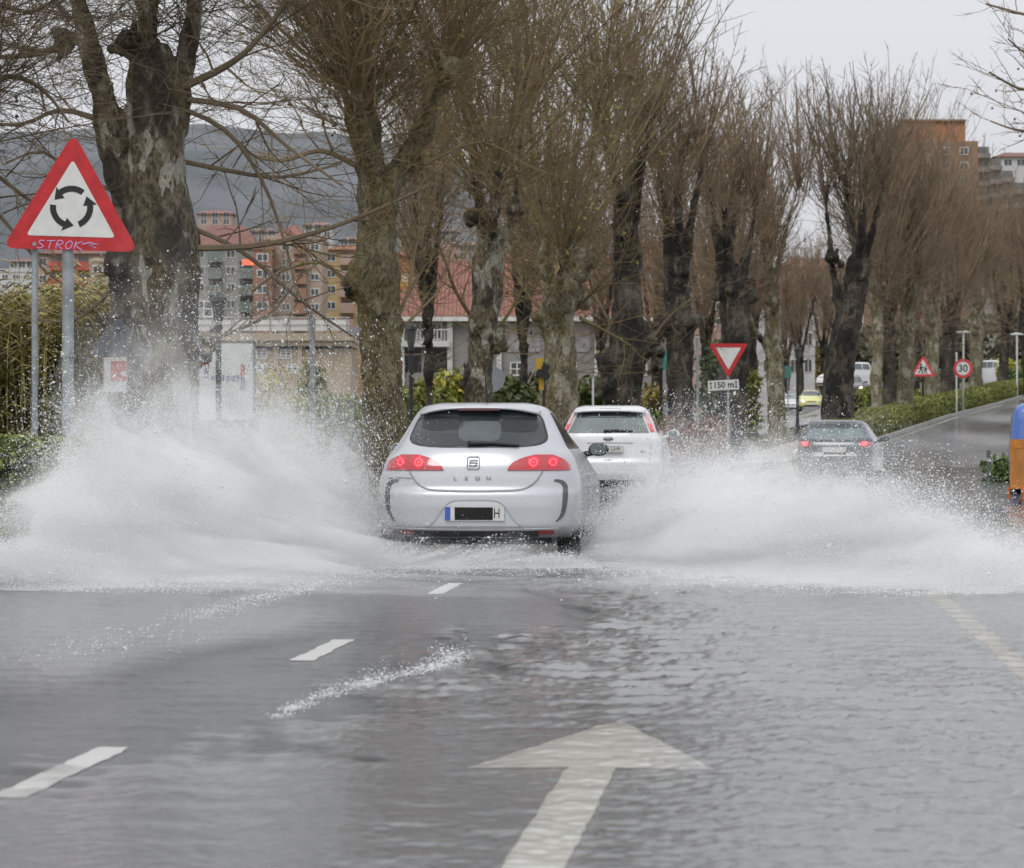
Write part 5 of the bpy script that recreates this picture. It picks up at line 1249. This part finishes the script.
def tiles(name, c):
    m, n, l, b = newmat(name); b.inputs['Roughness'].default_value = .8
    tc = n.new('ShaderNodeTexCoord'); w_ = n.new('ShaderNodeTexWave'); w_.inputs['Scale'].default_value = 1.6; w_.inputs['Distortion'].default_value = 1.5; w_.bands_direction = 'X'; l.new(tc.outputs['Object'], w_.inputs[0])
    t = n.new('ShaderNodeTexNoise'); t.inputs['Scale'].default_value = 1.2; t.inputs['Detail'].default_value = 6; l.new(tc.outputs['Object'], t.inputs[0])
    m1 = n.new('ShaderNodeMix'); m1.data_type = 'RGBA'; m1.inputs[6].default_value = (*c, 1); m1.inputs[7].default_value = (c[0]*.55, c[1]*.55, c[2]*.6, 1); l.new(t.outputs['Fac'], m1.inputs[0])
    m2 = n.new('ShaderNodeMix'); m2.data_type = 'RGBA'; m2.blend_type = 'MULTIPLY'; m2.inputs[0].default_value = .4; l.new(m1.outputs[2], m2.inputs[6]); l.new(w_.outputs['Color'], m2.inputs[7]); l.new(m2.outputs[2], b.inputs['Base Color'])
    return m
T_RED = tiles('roof_tiles_red', (.36,.155,.11)); T_BROWN = tiles('roof_tiles_brown', (.30,.14,.11)); T_ORANGE = tiles('roof_tiles_orange', (.42,.16,.07))
# beige building with a white railed terrace
d = 200; k = d/F; t = bthing('terrace_building', 'long beige building with a flat terrace behind a white railing', 235, d); xl, xr = -140*k, 116*k
wallbox(t, xl, xr, Zp(349, d), 9, plaster('beige_wall', (.40,.32,.235)))
MB().box(xl, xr+.02, -.35, 9.4, Zp(346, d), Zp(341, d)).build('cornice', plaster('cornice_beige', (.46,.385,.29)), t); MB().box(xl, xr+.1, -.55, 9.6, Zp(340.9, d), Zp(333.5, d)).build('fascia', plaster('fascia_beige', (.40,.34,.26)), t)
MB().box(xl+.2, xr-.1, -.5, -.44, Zp(331, d), Zp(320, d)).build('parapet', mat('parapet_white', (.62,.61,.58), .6, noise_amt=.15, noise_scale=.6), t)
rl = MB(); rl.tube([(xl+.1, -.55, Zp(318, d)), (xr, -.55, Zp(318, d))], .035, 6); rl.tube([(xl+.1, -.56, Zp(325, d)), (xr, -.56, Zp(325, d))], .02, 6)
for i in range(14): x = xl+.2+(xr-xl-.4)*i/13; rl.tube([(x, -.55, Zp(333, d)), (x, -.55, Zp(318, d))], .03, 6)
rl.build('railing', mat('railing_grey', (.28,.28,.28), .5, .3), t)
for px in (209, 244, 261.5, 286): window(t, (px-235)*k, Zp(358.5, d), .62, .52, 0, 2)
for px in (262, 292): window(t, (px-235)*k, Zp(373, d), .62, .5, 0, 2)
mb = MB()
for px in (231, 276, 300): x = (px-235)*k; mb = MB().box(x-.13, x+.13, -.16, 0, -.5, Zp(346.2, d)); mb.build('pilaster', plaster('pilaster_beige', (.44,.37,.28)), t)
window(t, (207-235)*k, Zp(315, d)+.0, 1.0, .9, 3.5, 1)
d = 212; t = bthing('tawny_annex', 'tawny low wing right of the beige building, behind the mossy trunk', 350, d); k = d/F
wallbox(t, -38*k, 20*k, Zp(334, d), 7, plaster('tawny_wall', (.33,.24,.13)), y0=2.2); MB().box(-10*k, 22*k, 1.9, 9, Zp(333.9, d), Zp(326, d)).build('roof', mat('roof_slate', (.22,.22,.24), .6), t)
window(t, -8*k, Zp(352, d), .7, .6, 2.2, 1)
# white house with a long red tiled roof
d = 180; k = d/F; t = bthing('tiled_house', 'long white house with a red tiled roof and grey panels between the trunks', 540, d); z_e = Zp(319, d); xl, xr = -150*k, 128*k
wallbox(t, xl, xr, z_e, 9, plaster('house_grey', (.27,.26,.255)))
tile_roof(t, xl, xr, z_e+.12, Zp(268, d)+.6, 9, T_RED, .6, 2)
MB().box(xl-.5, xr+.5, -.62, -.5, z_e-.12, z_e+.10).build('gutter', M_FRAME, t)
M_COLW = plaster('column_white', (.55,.55,.53))
for px in (402, 450, 499, 597): x = (px-540)*k; MB().box(x-.13, x+.13, -.3, -.04, -.5, z_e-.13).build('column', M_COLW, t)
M_GRP = plaster('panel_lilac', (.34,.325,.34)); 
for a, b_ in ((506, 524), (527, 540), (556, 590)): MB().box((a-540)*k, (b_-540)*k, -.05, 0, Zp(352, d), Zp(323, d)).build('wall_panel', M_GRP, t)
MB().box((402-540)*k, (450-540)*k, -.5, -.02, Zp(347, d), Zp(341, d)).build('balcony', M_COLW, t)
bl = MB(); bl.tube([((403-540)*k, -.48, Zp(330, d)), ((449-540)*k, -.48, Zp(330, d))], .03, 6)
for i in range(14): x = ((404-540)+44*i/13)*k; bl.tube([(x, -.48, Zp(341, d)), (x, -.48, Zp(330, d))], .02, 4)
bl.build('balcony_rail', M_FRAME, t)
for px in (412, 424, 437): window(t, (px-540)*k, Zp(340, d), .5, .85, 0, 0)
for px, w_ in ((412, .9), (438, 1.2)): MB().box((px-540)*k-w_/2, (px-540)*k+w_/2, -.03, 0, Zp(372, d), Zp(349, d)).build('doorway', M_CABD, t)
for px in (517, 548, 570, 615, 640): window(t, (px-540)*k, Zp(376, d), .7, .7, 0, 1)
# orange building with arched yellow wall
d = 262; k = d/F; t = bthing('orange_building', 'orange building with pale arched windows above the red tiled roof', 410, d)
wallbox(t, -20*k, 22*k, Zp(272, d), 8, plaster('ochre_wall', (.55,.36,.10))); MB().box(-20*k, 22*k, -.2, 8, Zp(271.9, d), Zp(257, d)).build('upper_wall', plaster('orange_wall', (.48,.20,.075)), t)
MB().box(-20.5*k, -15*k, -.3, 0, -.5, Zp(258, d)).build('pier', plaster('pier_orange', (.45,.17,.06)), t); tile_roof(t, -20*k, 22*k, Zp(256.9, d), Zp(248, d), 8, T_ORANGE)
for px in (405, 412.5, 420):
    pts = [(-.22, 0), (.22, 0)]+[(.22*math.cos(a), .5+.22*math.sin(a)) for a in [math.pi*i/8 for i in range(9)]]
    MB().prism([((px-410)*k+x, Zp(282, d)+z) for x, z in pts], -.05, 0).build('window', mat('arch_pale', (.6,.52,.4), .5), t)
MB().box(-12*k, 20*k, -.3, 0, Zp(290, d), Zp(286, d)).build('ledge', plaster('pier_orange', (.45,.17,.06)), t)
# apartment blocks on the left
def block(label, pxc, d, x0, x1, ytop, m, floors, cols, roof=None, ztop=None, dep=10, balc=None, name='apartment_block', base=330, ww=.62):
    k = d/F; t = bthing(name, label, pxc, d); zt = Zp(ytop, d); zb_ = Zp(base, d); wallbox(t, x0*k, x1*k, zt, dep, m)
    if roof: tile_roof(t, x0*k, x1*k, zt+.02, Zp(ztop, d), dep, roof, .5, 1.2)
    else: MB().box(x0*k-.1, x1*k+.1, -.1, dep+.1, zt+.005, zt+.35).build('roof', m, t)
    fh = (zt-zb_)/floors; cw = (x1-x0)*k/cols
    for i in range(floors):
        for j in range(cols):
            x = x0*k+cw*(j+.5); z = zb_+fh*i
            if balc and (j % 2 == balc[1]):
                b_ = MB().box(x-cw*.45, x+cw*.45, -.9, -.02, z+.05, z+.15).build('balcony', balc[0], t); MB().box(x-cw*.45, x+cw*.45, -.9, -.84, z+.155, z+.95).build('balcony_front', balc[0], b_)
                MB().box(x-cw*.38, x+cw*.38, -.015, 0, z+.2, z+fh*.85).build('window', M_CABDG, t)
            else: window(t, x, z+fh*.28, cw*ww, fh*.5, 0, 0)
    return t
M_CABDG = mat('loggia_shade', (.10,.11,.11), .5, c2=(.2,.2,.19), noise_scale=.6)
P_BEI = plaster('block_beige', (.40,.315,.25)); P_PINK = plaster('block_pink', (.42,.29,.24)); P_GRY = plaster('block_grey', (.36,.355,.345)); P_BRK = plaster('block_brick', (.31,.175,.125)); P_YEL = plaster('block_yellow', (.52,.38,.19)); P_WHT = plaster('block_white', (.55,.55,.545)); P_GRN = plaster('block_greengrey', (.2,.235,.215))
block('grey apartment block with wide red brown roof right of the thick tree', 238, 310, -46, 16, 246, P_GRY, 5, 4, T_BROWN, 222, balc=(P_GRN, 1))
block('beige apartment block with brick balconies in the middle of the far row', 290, 300, -26, 32, 240, P_BEI, 6, 4, None, None, balc=(P_BRK, 0))
block('tall pink block with a peaked red roof behind the beige ones', 290, 345, -14, 16, 238, P_PINK, 6, 3, T_RED, 222)
block('ochre block left of the straight mossy trunk', 345, 320, -22, 26, 250, P_YEL, 5, 3, T_ORANGE, 243, balc=(P_PINK, 1))
block('narrow brick stair tower between the grey and beige blocks', 262, 298, -9, 10, 250, P_BRK, 5, 1)
block('white terraced block at the far left edge', 6, 420, -60, 26, 272, P_WHT, 4, 8, base=312)
block('pink block with red awnings behind the canes', 62, 380, -26, 42, 254, P_PINK, 4, 5, T_BROWN, 247, balc=(mat('awning_red', (.5,.10,.07), .7, noise_amt=.2, noise_scale=1), 1), base=322)
block('cream block left of the thick forked tree', 112, 360, -22, 24, 262, P_BEI, 4, 3, base=322)
block('pale block peeping between the forked tree and its neighbour', 560, 300, -70, 60, 262, P_WHT, 4, 8, T_RED, 248)
block('rose roofed block behind the black trunks', 690, 290, -60, 55, 268, P_PINK, 4, 7, T_RED, 240)
block('white low block in the gap right of the give way sign', 775, 320, -42, 40, 300, P_WHT, 3, 6, T_RED, 276, base=380)
block('brown roofed house behind the leaning black tree', 815, 360, -34, 34, 268, P_BEI, 5, 5, T_BROWN, 256, base=380)
d = 295; k = d/F; t = thing('awning', 'small orange awning on the front of the far apartments', 'awning', (X(249, d), d-.02, Zp(262, d))); MB().add([(-7*k, 0, 3*k), (7*k, 0, 3*k), (6*k, -1.2, -4*k), (-6*k, -1.2, -4*k), (-7*k, 0, 2*k), (7*k, 0, 2*k)], [(0,1,2,3), (3,2,5,4), (0,3,4), (1,5,2)]).build('canvas', mat('awning_orange', (.75,.13,.05), .6), t); MB().tube([(-7*k, .02, 2.5*k), (7*k, .02, 2.5*k)], .04, 6).build('roller', M_FRAME, t)
# stepped apartment block on the hill at the right
d = 330; k = d/F; t = bthing('stepped_apartment_block', 'tall stepped apartment block with brick top and rounded grey balconies on the hill', 930, d)
B_TOP = mat('brick_orange', (.42,.19,.10), .8, noise_amt=.3, noise_scale=1.5); B_WALL = mat('brick_brown', (.30,.19,.125), .85, noise_amt=.3, noise_scale=.8); B_CON = plaster('concrete_grey', (.33,.32,.30), .25)
wallbox(t, -52*k, 48*k, Zp(141, d), 14, B_WALL); MB().box(-26*k, 36*k, .5, 12, Zp(140.9, d), Zp(121, d)).build('roof_storey', B_TOP, t); MB().box(-52*k, -27*k, .5, 12, Zp(140.9, d), Zp(131, d)).build('roof_storey', B_TOP, t)
MB().box(-27*k, 36.5*k, .2, 12.2, Zp(120.8, d), Zp(119, d)).build('roof', plaster('roof_slab', (.3,.2,.15)), t); MB().tube([(-16*k, 4, Zp(119, d)), (-16*k, 4, Zp(115, d))], .3, 8).build('chimney', P_WHT, t)
for i, (xa, yt) in enumerate(((48, 140), (60, 152), (72, 164), (84, 176), (96, 188), (110, 200), (124, 212))):
    if i: MB().box((48+.2)*k if i == 1 else (xa-12+.02)*k, xa*k, .4, 14, -.5, Zp(yt, d)).build('wall', B_CON, t)
for r_ in range(11):
    yt = 146+r_*15
    for c in range(5):
        xe = -42+c*19
        x = xe*k; z = Zp(yt+9, d); window(t, x, z, 9*k, 8*k, 0, 0)
for i in range(6):
    for r_ in range(0, 5):
        xx = (54+12*i)*k; z = Zp(158+12*i+14*r_, d)
        b_ = MB(); b_.lathe([(0, 0), (.62, 0), (.66, .42), (.60, .42), (.58, .08), (0, .08)], 16, 'z'); o = b_.build('balcony', B_CON, t, True, (xx, .3, z), angle=40); MB().box(-.5, .5, .06, .09, .45, 1.05).build('doorway', M_CABDG, o)
d = 520; k = d/F; t = bthing('hill_house', 'white house on the far hill at the right edge', 1018, d); wallbox(t, -22*k, 26*k, Zp(157, d), 10, P_WHT); tile_roof(t, -22*k, 26*k, Zp(157, d)+.02, Zp(150, d), 10, T_BROWN, .5, 2); window(t, 3*k, Zp(166, d), 1.2, 1, 0, 0); window(t, -10*k, Zp(166, d), 1.2, 1, 0, 0)

# houses scattered up the hillside
rn = random.Random(8); cl = [P_WHT, P_BEI, P_YEL, P_PINK, P_GRY]
for i, (px, yt, d, lab) in enumerate(((22, 262, 560, 'white hillside house left of the two sign poles'), (50, 258, 600, 'small cream house between the two sign poles'), (88, 268, 520, 'ochre hillside house right of the thick sign pole'), (215, 214, 640, 'white hillside house over the grey apartment block'),
    (262, 232, 560, 'cream house between the grey and the peaked roofs'), (318, 226, 600, 'pale house on the hill beside the peaked red roof'), (352, 240, 540, 'little ochre house on the hill left of the mossy trunk'), (412, 236, 560, 'white house on the hill above the orange building'), (446, 232, 620, 'white villa on the hill right of the orange building'), (472, 246, 540, 'pink house on the hill beside the forked tree'),
    (534, 240, 560, 'white house on the hill between two trunks over the red tiles'), (596, 236, 600, 'cream house on the hill left of the burled black trunk'), (655, 244, 560, 'white house on the hill in the gap by the dark trunks'), (708, 262, 540, 'grey house on the hill above the give way sign'))):
    k = d/F; w_ = rn.uniform(11, 17); t = bthing('hill_house', lab, px, d); zt = Zp(yt, d); h_ = rn.uniform(10, 15)*k
    wallbox(t, -w_*k, w_*k, zt, 8, cl[i % 5], z0=zt-h_-14); tile_roof(t, -w_*k, w_*k, zt+.02, zt+5*k, 8, T_RED if i % 2 else T_BROWN, .4, 1)
    for j in range(3):
        for q in range(2): window(t, (-w_*.66+w_*.66*j)*k, zt-h_*(.45+.5*q), 1.1, 1.3, 0, 0)
# ------------------------------------------------------------------ the spray thrown up by the silver car
def np_mesh(name, co, quads_or_tris, k, m):
    me = bpy.data.meshes.new(name); me.vertices.add(len(co)); me.vertices.foreach_set('co', co.astype(np.float32).ravel())
    f = quads_or_tris; me.loops.add(f.size); me.loops.foreach_set('vertex_index', f.ravel().astype(np.int32)); me.polygons.add(len(f)); me.polygons.foreach_set('loop_start', np.arange(0, f.size, k, dtype=np.int32))
    me.update(calc_edges=True); me.polygons.foreach_set('use_smooth', np.ones(len(f), bool)); me.materials.append(m); return me
def drops(pos, size, vel, stretch, r):
    "water drops: small octahedra drawn out along their flight"
    n_ = len(pos); v = vel/np.maximum(1e-6, np.linalg.norm(vel, axis=1, keepdims=True))
    a = np.cross(v, r.randn(n_, 3)); a /= np.maximum(1e-6, np.linalg.norm(a, axis=1, keepdims=True)); b = np.cross(v, a)
    s = size[:, None]; st = s*stretch[:, None]
    co = np.stack([pos+v*st, pos-v*st, pos+a*s, pos-a*s, pos+b*s, pos-b*s], 1).reshape(-1, 3)
    base = np.array([[0,2,4],[0,4,3],[0,3,5],[0,5,2],[1,4,2],[1,3,4],[1,5,3],[1,2,5]])
    return co, (np.arange(n_)[:, None, None]*6+base[None]).reshape(-1, 3)
m, n, l, b = newmat('spray_drops'); n.remove(b); out = n['Material Output']
df = n.new('ShaderNodeBsdfDiffuse'); df.inputs['Color'].default_value = (.93,.94,.94,1); tl = n.new('ShaderNodeBsdfTranslucent'); tl.inputs['Color'].default_value = (.93,.94,.94,1)
mx = n.new('ShaderNodeMixShader'); mx.inputs[0].default_value = .5; l.new(df.outputs[0], mx.inputs[1]); l.new(tl.outputs[0], mx.inputs[2])
l.new(mx.outputs[0], out.inputs['Surface']); M_DROP = m
class Plume:
    """a fan of spray along the ground line a->b; top outline given as (px, py) in the photo, turned into height over distance"""
    def __init__(s, pa, da, pb, db, top):
        s.a = np.array([X(pa, da), da]); s.b = np.array([X(pb, db), db]); s.L = np.linalg.norm(s.b-s.a); s.u = (s.b-s.a)/s.L; s.n = np.array([-s.u[1], s.u[0]])
        ss = []; hh = []
        for px, py in top:
            # s along the line whose bearing is px
            t_ = (px-512)/F; den = s.u[0]-t_*s.u[1]; q = (t_*s.a[1]-s.a[0])/den; d = s.a[1]+s.u[1]*q
            ss.append(q); hh.append(max(.03, Zp(py, d)))
        o = np.argsort(ss); s.ss = np.array(ss)[o]; s.hh = np.array(hh)[o]
    def h(s, q): return np.interp(q, s.ss, s.hh)
PL = Plume(368, 33.4, -70, 27.6, [(-120, 548), (-60, 548), (-10, 545), (25, 535), (45, 490), (60, 425), (82, 385), (130, 364), (180, 358), (230, 366), (270, 380), (300, 398), (325, 402), (345, 392), (355, 408), (363, 436), (370, 480)])
PR = Plume(608, 34.2, 1090, 26.9, [(602, 555), (610, 538), (620, 512), (634, 486), (650, 466), (680, 446), (710, 438), (740, 442), (780, 446), (820, 450), (870, 466), (920, 492), (980, 522), (1040, 545), (1090, 560)])
def mistmat(name, dens):
    m, n, l, b = newmat(name); n.remove(b); out = n['Material Output']
    vs = n.new('ShaderNodeVolumeScatter'); vs.inputs['Color'].default_value = (.986,.991,.989,1); vs.inputs['Anisotropy'].default_value = .0; vs.inputs['Density'].default_value = dens
    l.new(vs.outputs[0], out.inputs['Volume']); return m
def mist_body(pl, hk, thick, seed, power, x0, x1, parent, m, fade=.9, rough=.55, fade0=.7, ragged=False):
    """a bank of fine spray: thick at its foot, thinning to nothing at its ragged top and ends, billowed on both faces"""
    ns, nz_ = 150, 46; Sg, Vg = np.meshgrid(np.linspace(x0, x1, ns), np.linspace(0, 1, nz_), indexing='ij')
    H = pl.h(Sg)*hk; H = H*(1+.10*smn(Sg*4, Sg*0, seed+1, 1.1)+.05*smn(Sg*11, Sg*0, seed+2, 1.3))+.03
    Z = .012+Vg*H
    ends = np.clip((Sg-x0)/fade0, 0, 1)*np.clip((x1-Sg)/fade, 0, 1)
    base = np.clip(1-Vg, 0, 1)**power*ends*(1 if not ragged else np.clip(.55+.5*smn(Sg*2.6, Sg*0, seed+70, 1.3)+.3*smn(Sg*8, Sg*0, seed+71, 1.3), .12, 1.6))
    out = []
    for sd in (0, 40):
        TH = np.arctan2(Z+.25, Sg+.5); RH = np.hypot(Z+.25, Sg+.5)
        nn = 1+rough*(.55*smn(TH*26, RH*1.2, seed+50+sd, 1.2)+.35*smn(TH*70, RH*2.2, seed+60+sd, 1.3)+.38*smn(Sg*2.0, Z*4.4, seed+10+sd, 1.5)+.45*smn(Sg*5, Z*11, seed+20+sd, 1.6)+.25*smn(Sg*12, Z*26, seed+30+sd, 1.7))
        out.append((thick+(.8*thick*np.exp(-Z/.05) if ragged else 0))*base*np.clip(nn, .08, 3)+.002)
    k = ns*nz_; co = np.concatenate([np.stack([Sg, -out[0], Z], -1).reshape(-1, 3), np.stack([Sg, out[1], Z], -1).reshape(-1, 3)])
    f = []
    for i in range(ns-1):
        for j in range(nz_-1):
            a, b_, c, d = i*nz_+j, (i+1)*nz_+j, (i+1)*nz_+j+1, i*nz_+j+1
            f.append((a, b_, c, d)); f.append((k+d, k+c, k+b_, k+a))
    for i in range(ns-1):
        a, b_ = i*nz_, (i+1)*nz_; f.append((a, k+a, k+b_, b_)); a += nz_-1; b_ += nz_-1; f.append((a, b_, k+b_, k+a))
    for j in range(nz_-1):
        f.append((j, j+1, k+j+1, k+j)); e = (ns-1)*nz_; f.append((e+j, k+e+j, k+e+j+1, e+j+1))
    me = np_mesh('mist', co, np.array(f), 4, m); c = link('mist', me, None, parent)
    c.matrix_world = Matrix.Translation((pl.a[0], pl.a[1], 0)) @ Matrix.Rotation(math.atan2(pl.u[1], pl.u[0]), 4, 'Z')
    return c
def plume(name, label, pl, n_, seed, dens, lean, thick=.75, cloud=True):
    r = np.random.RandomState(seed); front = -1 if pl.n[1] > 0 else 1
    # drops
    q = r.uniform(-.05, pl.L, n_*3); H = pl.h(q)
    f = np.concatenate([r.beta(1.1, 2.3, n_*2), np.abs(r.exponential(.3, n_)+.25)])[:n_*3]; keep = f < 1.45
    z_ = f*H; th_ = np.arctan2(z_+.25, q+.5); rh_ = np.hypot(z_+.25, q+.5); clump = .6*smn(th_*30, rh_*1.5, seed+3, 1.4)+.6*smn(th_*80, rh_*3, seed+4, 1.4)+.3*smn(q*3, z_*6, seed+6, 1.6); keep &= r.rand(n_*3) < np.clip(.5+.5*clump, .06, 1)*np.clip(q/.5, .1, 1)
    q, f, H = q[keep], f[keep], H[keep]; z = f*H*(1+.08*smn(q*5, q*0, seed+5, 1.2))
    y = r.randn(len(q))*thick*.62*(1-.3*np.clip(f, 0, 1))
    size = .0019*np.exp(r.randn(len(q))*.5)*(1+.5*np.clip(f-.75, 0, 1)); stray = r.rand(len(q)) < .010; size[stray] *= 1.9
    out_ = (q/pl.L); vel = np.stack([pl.u[0]*(.6+out_)+0*q, pl.u[1]*(.6+out_)+.3*r.randn(len(q)), (.9-1.2*out_)+.25*r.randn(len(q))], 1)
    pos = np.stack([pl.a[0]+pl.u[0]*q+pl.n[0]*y, pl.a[1]+pl.u[1]*q+pl.n[1]*y, np.maximum(.03, z)], 1)
    # flecks of foam lying on the flood in front of the sheet
    nf = n_//3; qf = r.uniform(0, pl.L, nf); df_ = r.exponential(.45, nf)*np.where(r.rand(nf) < .5, 1, .5); ok = r.rand(nf) < np.clip(.5+.5*smn(qf*5, df_*14, seed+8, 1.5), .03, 1); qf, df_ = qf[ok], df_[ok]
    pf = np.stack([pl.a[0]+pl.u[0]*qf+front*pl.n[0]*(df_+thick*.6), pl.a[1]+pl.u[1]*qf+front*pl.n[1]*(df_+thick*.6), .035+.03*r.rand(len(qf))**3], 1)
    pos = np.concatenate([pos, pf]); size = np.concatenate([size, .0020*np.exp(r.randn(len(qf))*.5)]); vel = np.concatenate([vel, np.tile([[1., .1, .02]], (len(qf), 1))])
    co, fa = drops(pos, size, vel, 1.2+1.4*r.rand(len(pos)), r)
    # foam where the sheet meets the flood
    me = np_mesh(name, co, fa, 3, M_DROP); o = link(name, me, None); tag(o, label, 'spray', kind='stuff')
    # scattered flecks of foam on the flood before the sheet
    if cloud:
        mist_body(pl, .92, thick*1.1, seed*7, 1.25, 0, pl.L, o, mistmat('mist_dense_%d' % seed, dens), rough=.75)
        mist_body(pl, 1.22, thick, seed*7+3, 1.5, 0, pl.L, o, mistmat('mist_thin_%d' % seed, dens*.42), rough=1.25)
        mist_body(pl, 1.6, thick*.8, seed*7+5, 1.9, 0, pl.L, o, mistmat('mist_wisp_%d' % seed, dens*.2), rough=1.9)
        ft = Plume.__new__(Plume); ft.a, ft.b, ft.L, ft.u, ft.n = pl.a, pl.b, pl.L, pl.u, pl.n; ft.ss, ft.hh = pl.ss, np.minimum(.17, pl.hh*.5+.02)
        mist_body(ft, 1.0, thick*3.2, seed*7+6, 1.0, 0, pl.L, o, mistmat('mist_foot_%d' % seed, .7), rough=.9, ragged=True)
    return o
plume('water_spray', 'tall sheet of white spray thrown from the car towards the hedge and sign', PL, 300000, 1, 1.25, 1)
plume('water_spray', 'long low sheet of white spray thrown from the car across the flooded turning', PR, 300000, 2, 1.05, 1)
PM = Plume(372, 32.1, 596, 32.1, [(368, 562), (380, 542), (400, 540), (430, 545), (480, 548), (520, 542), (545, 550), (575, 556), (600, 562)])
plume('water_spray', 'mist churned up under the rear bumper of the silver hatchback', PM, 20000, 3, 2.0, 1, .28)

# broken white crests on the flood
def crest(label, pts, n_, spread, hgt, seed):
    r = np.random.RandomState(seed); g = [((px-512)/F*(F*CZ/(py-HZ)), F*CZ/(py-HZ)) for px, py in pts]
    L = np.cumsum([0]+[math.dist(a, b_) for a, b_ in zip(g, g[1:])]); q = r.rand(n_)*L[-1]; q = q[r.rand(n_) < np.clip(.45+.6*smn(q*9, q*0, seed, 1.3), .02, 1)]
    x = np.interp(q, L, [a[0] for a in g])+r.randn(len(q))*spread*.5; y = np.interp(q, L, [a[1] for a in g])+r.randn(len(q))*spread
    z = .036+hgt*np.abs(r.randn(len(q)))*r.rand(len(q))*np.clip(.5+.7*smn(q*14, q*0, seed+2, 1.2), .05, 1.5)
    co, fa = drops(np.stack([x, y, z], 1), .0013*np.exp(r.randn(len(q))*.6), np.stack([1+0*q, .4*r.randn(len(q)), .3*r.randn(len(q))], 1), 1.2+1.8*r.rand(len(q)), r)
    o = link('foam', np_mesh('foam', co, fa, 3, M_DROP), None); tag(o, label, 'foam', kind='stuff')
crest('broken white crest splashing up beside the middle lane dash', [(340, 697), (372, 690), (400, 683), (430, 676), (462, 664)], 5200, .085, .055, 61)
crest('small white crest below the middle lane dash', [(278, 726), (292, 718), (318, 706), (335, 700)], 1600, .06, .02, 62)
crest('streak of foam trailing from the spray over the near lane', [(185, 625), (210, 617), (240, 609), (268, 602), (292, 597), (322, 585)], 4500, .22, .02, 63)
crest('thin scattered foam on the lane at the edge of the flood', [(20, 672), (60, 668), (130, 640), (175, 632)], 1500, .5, .01, 64)
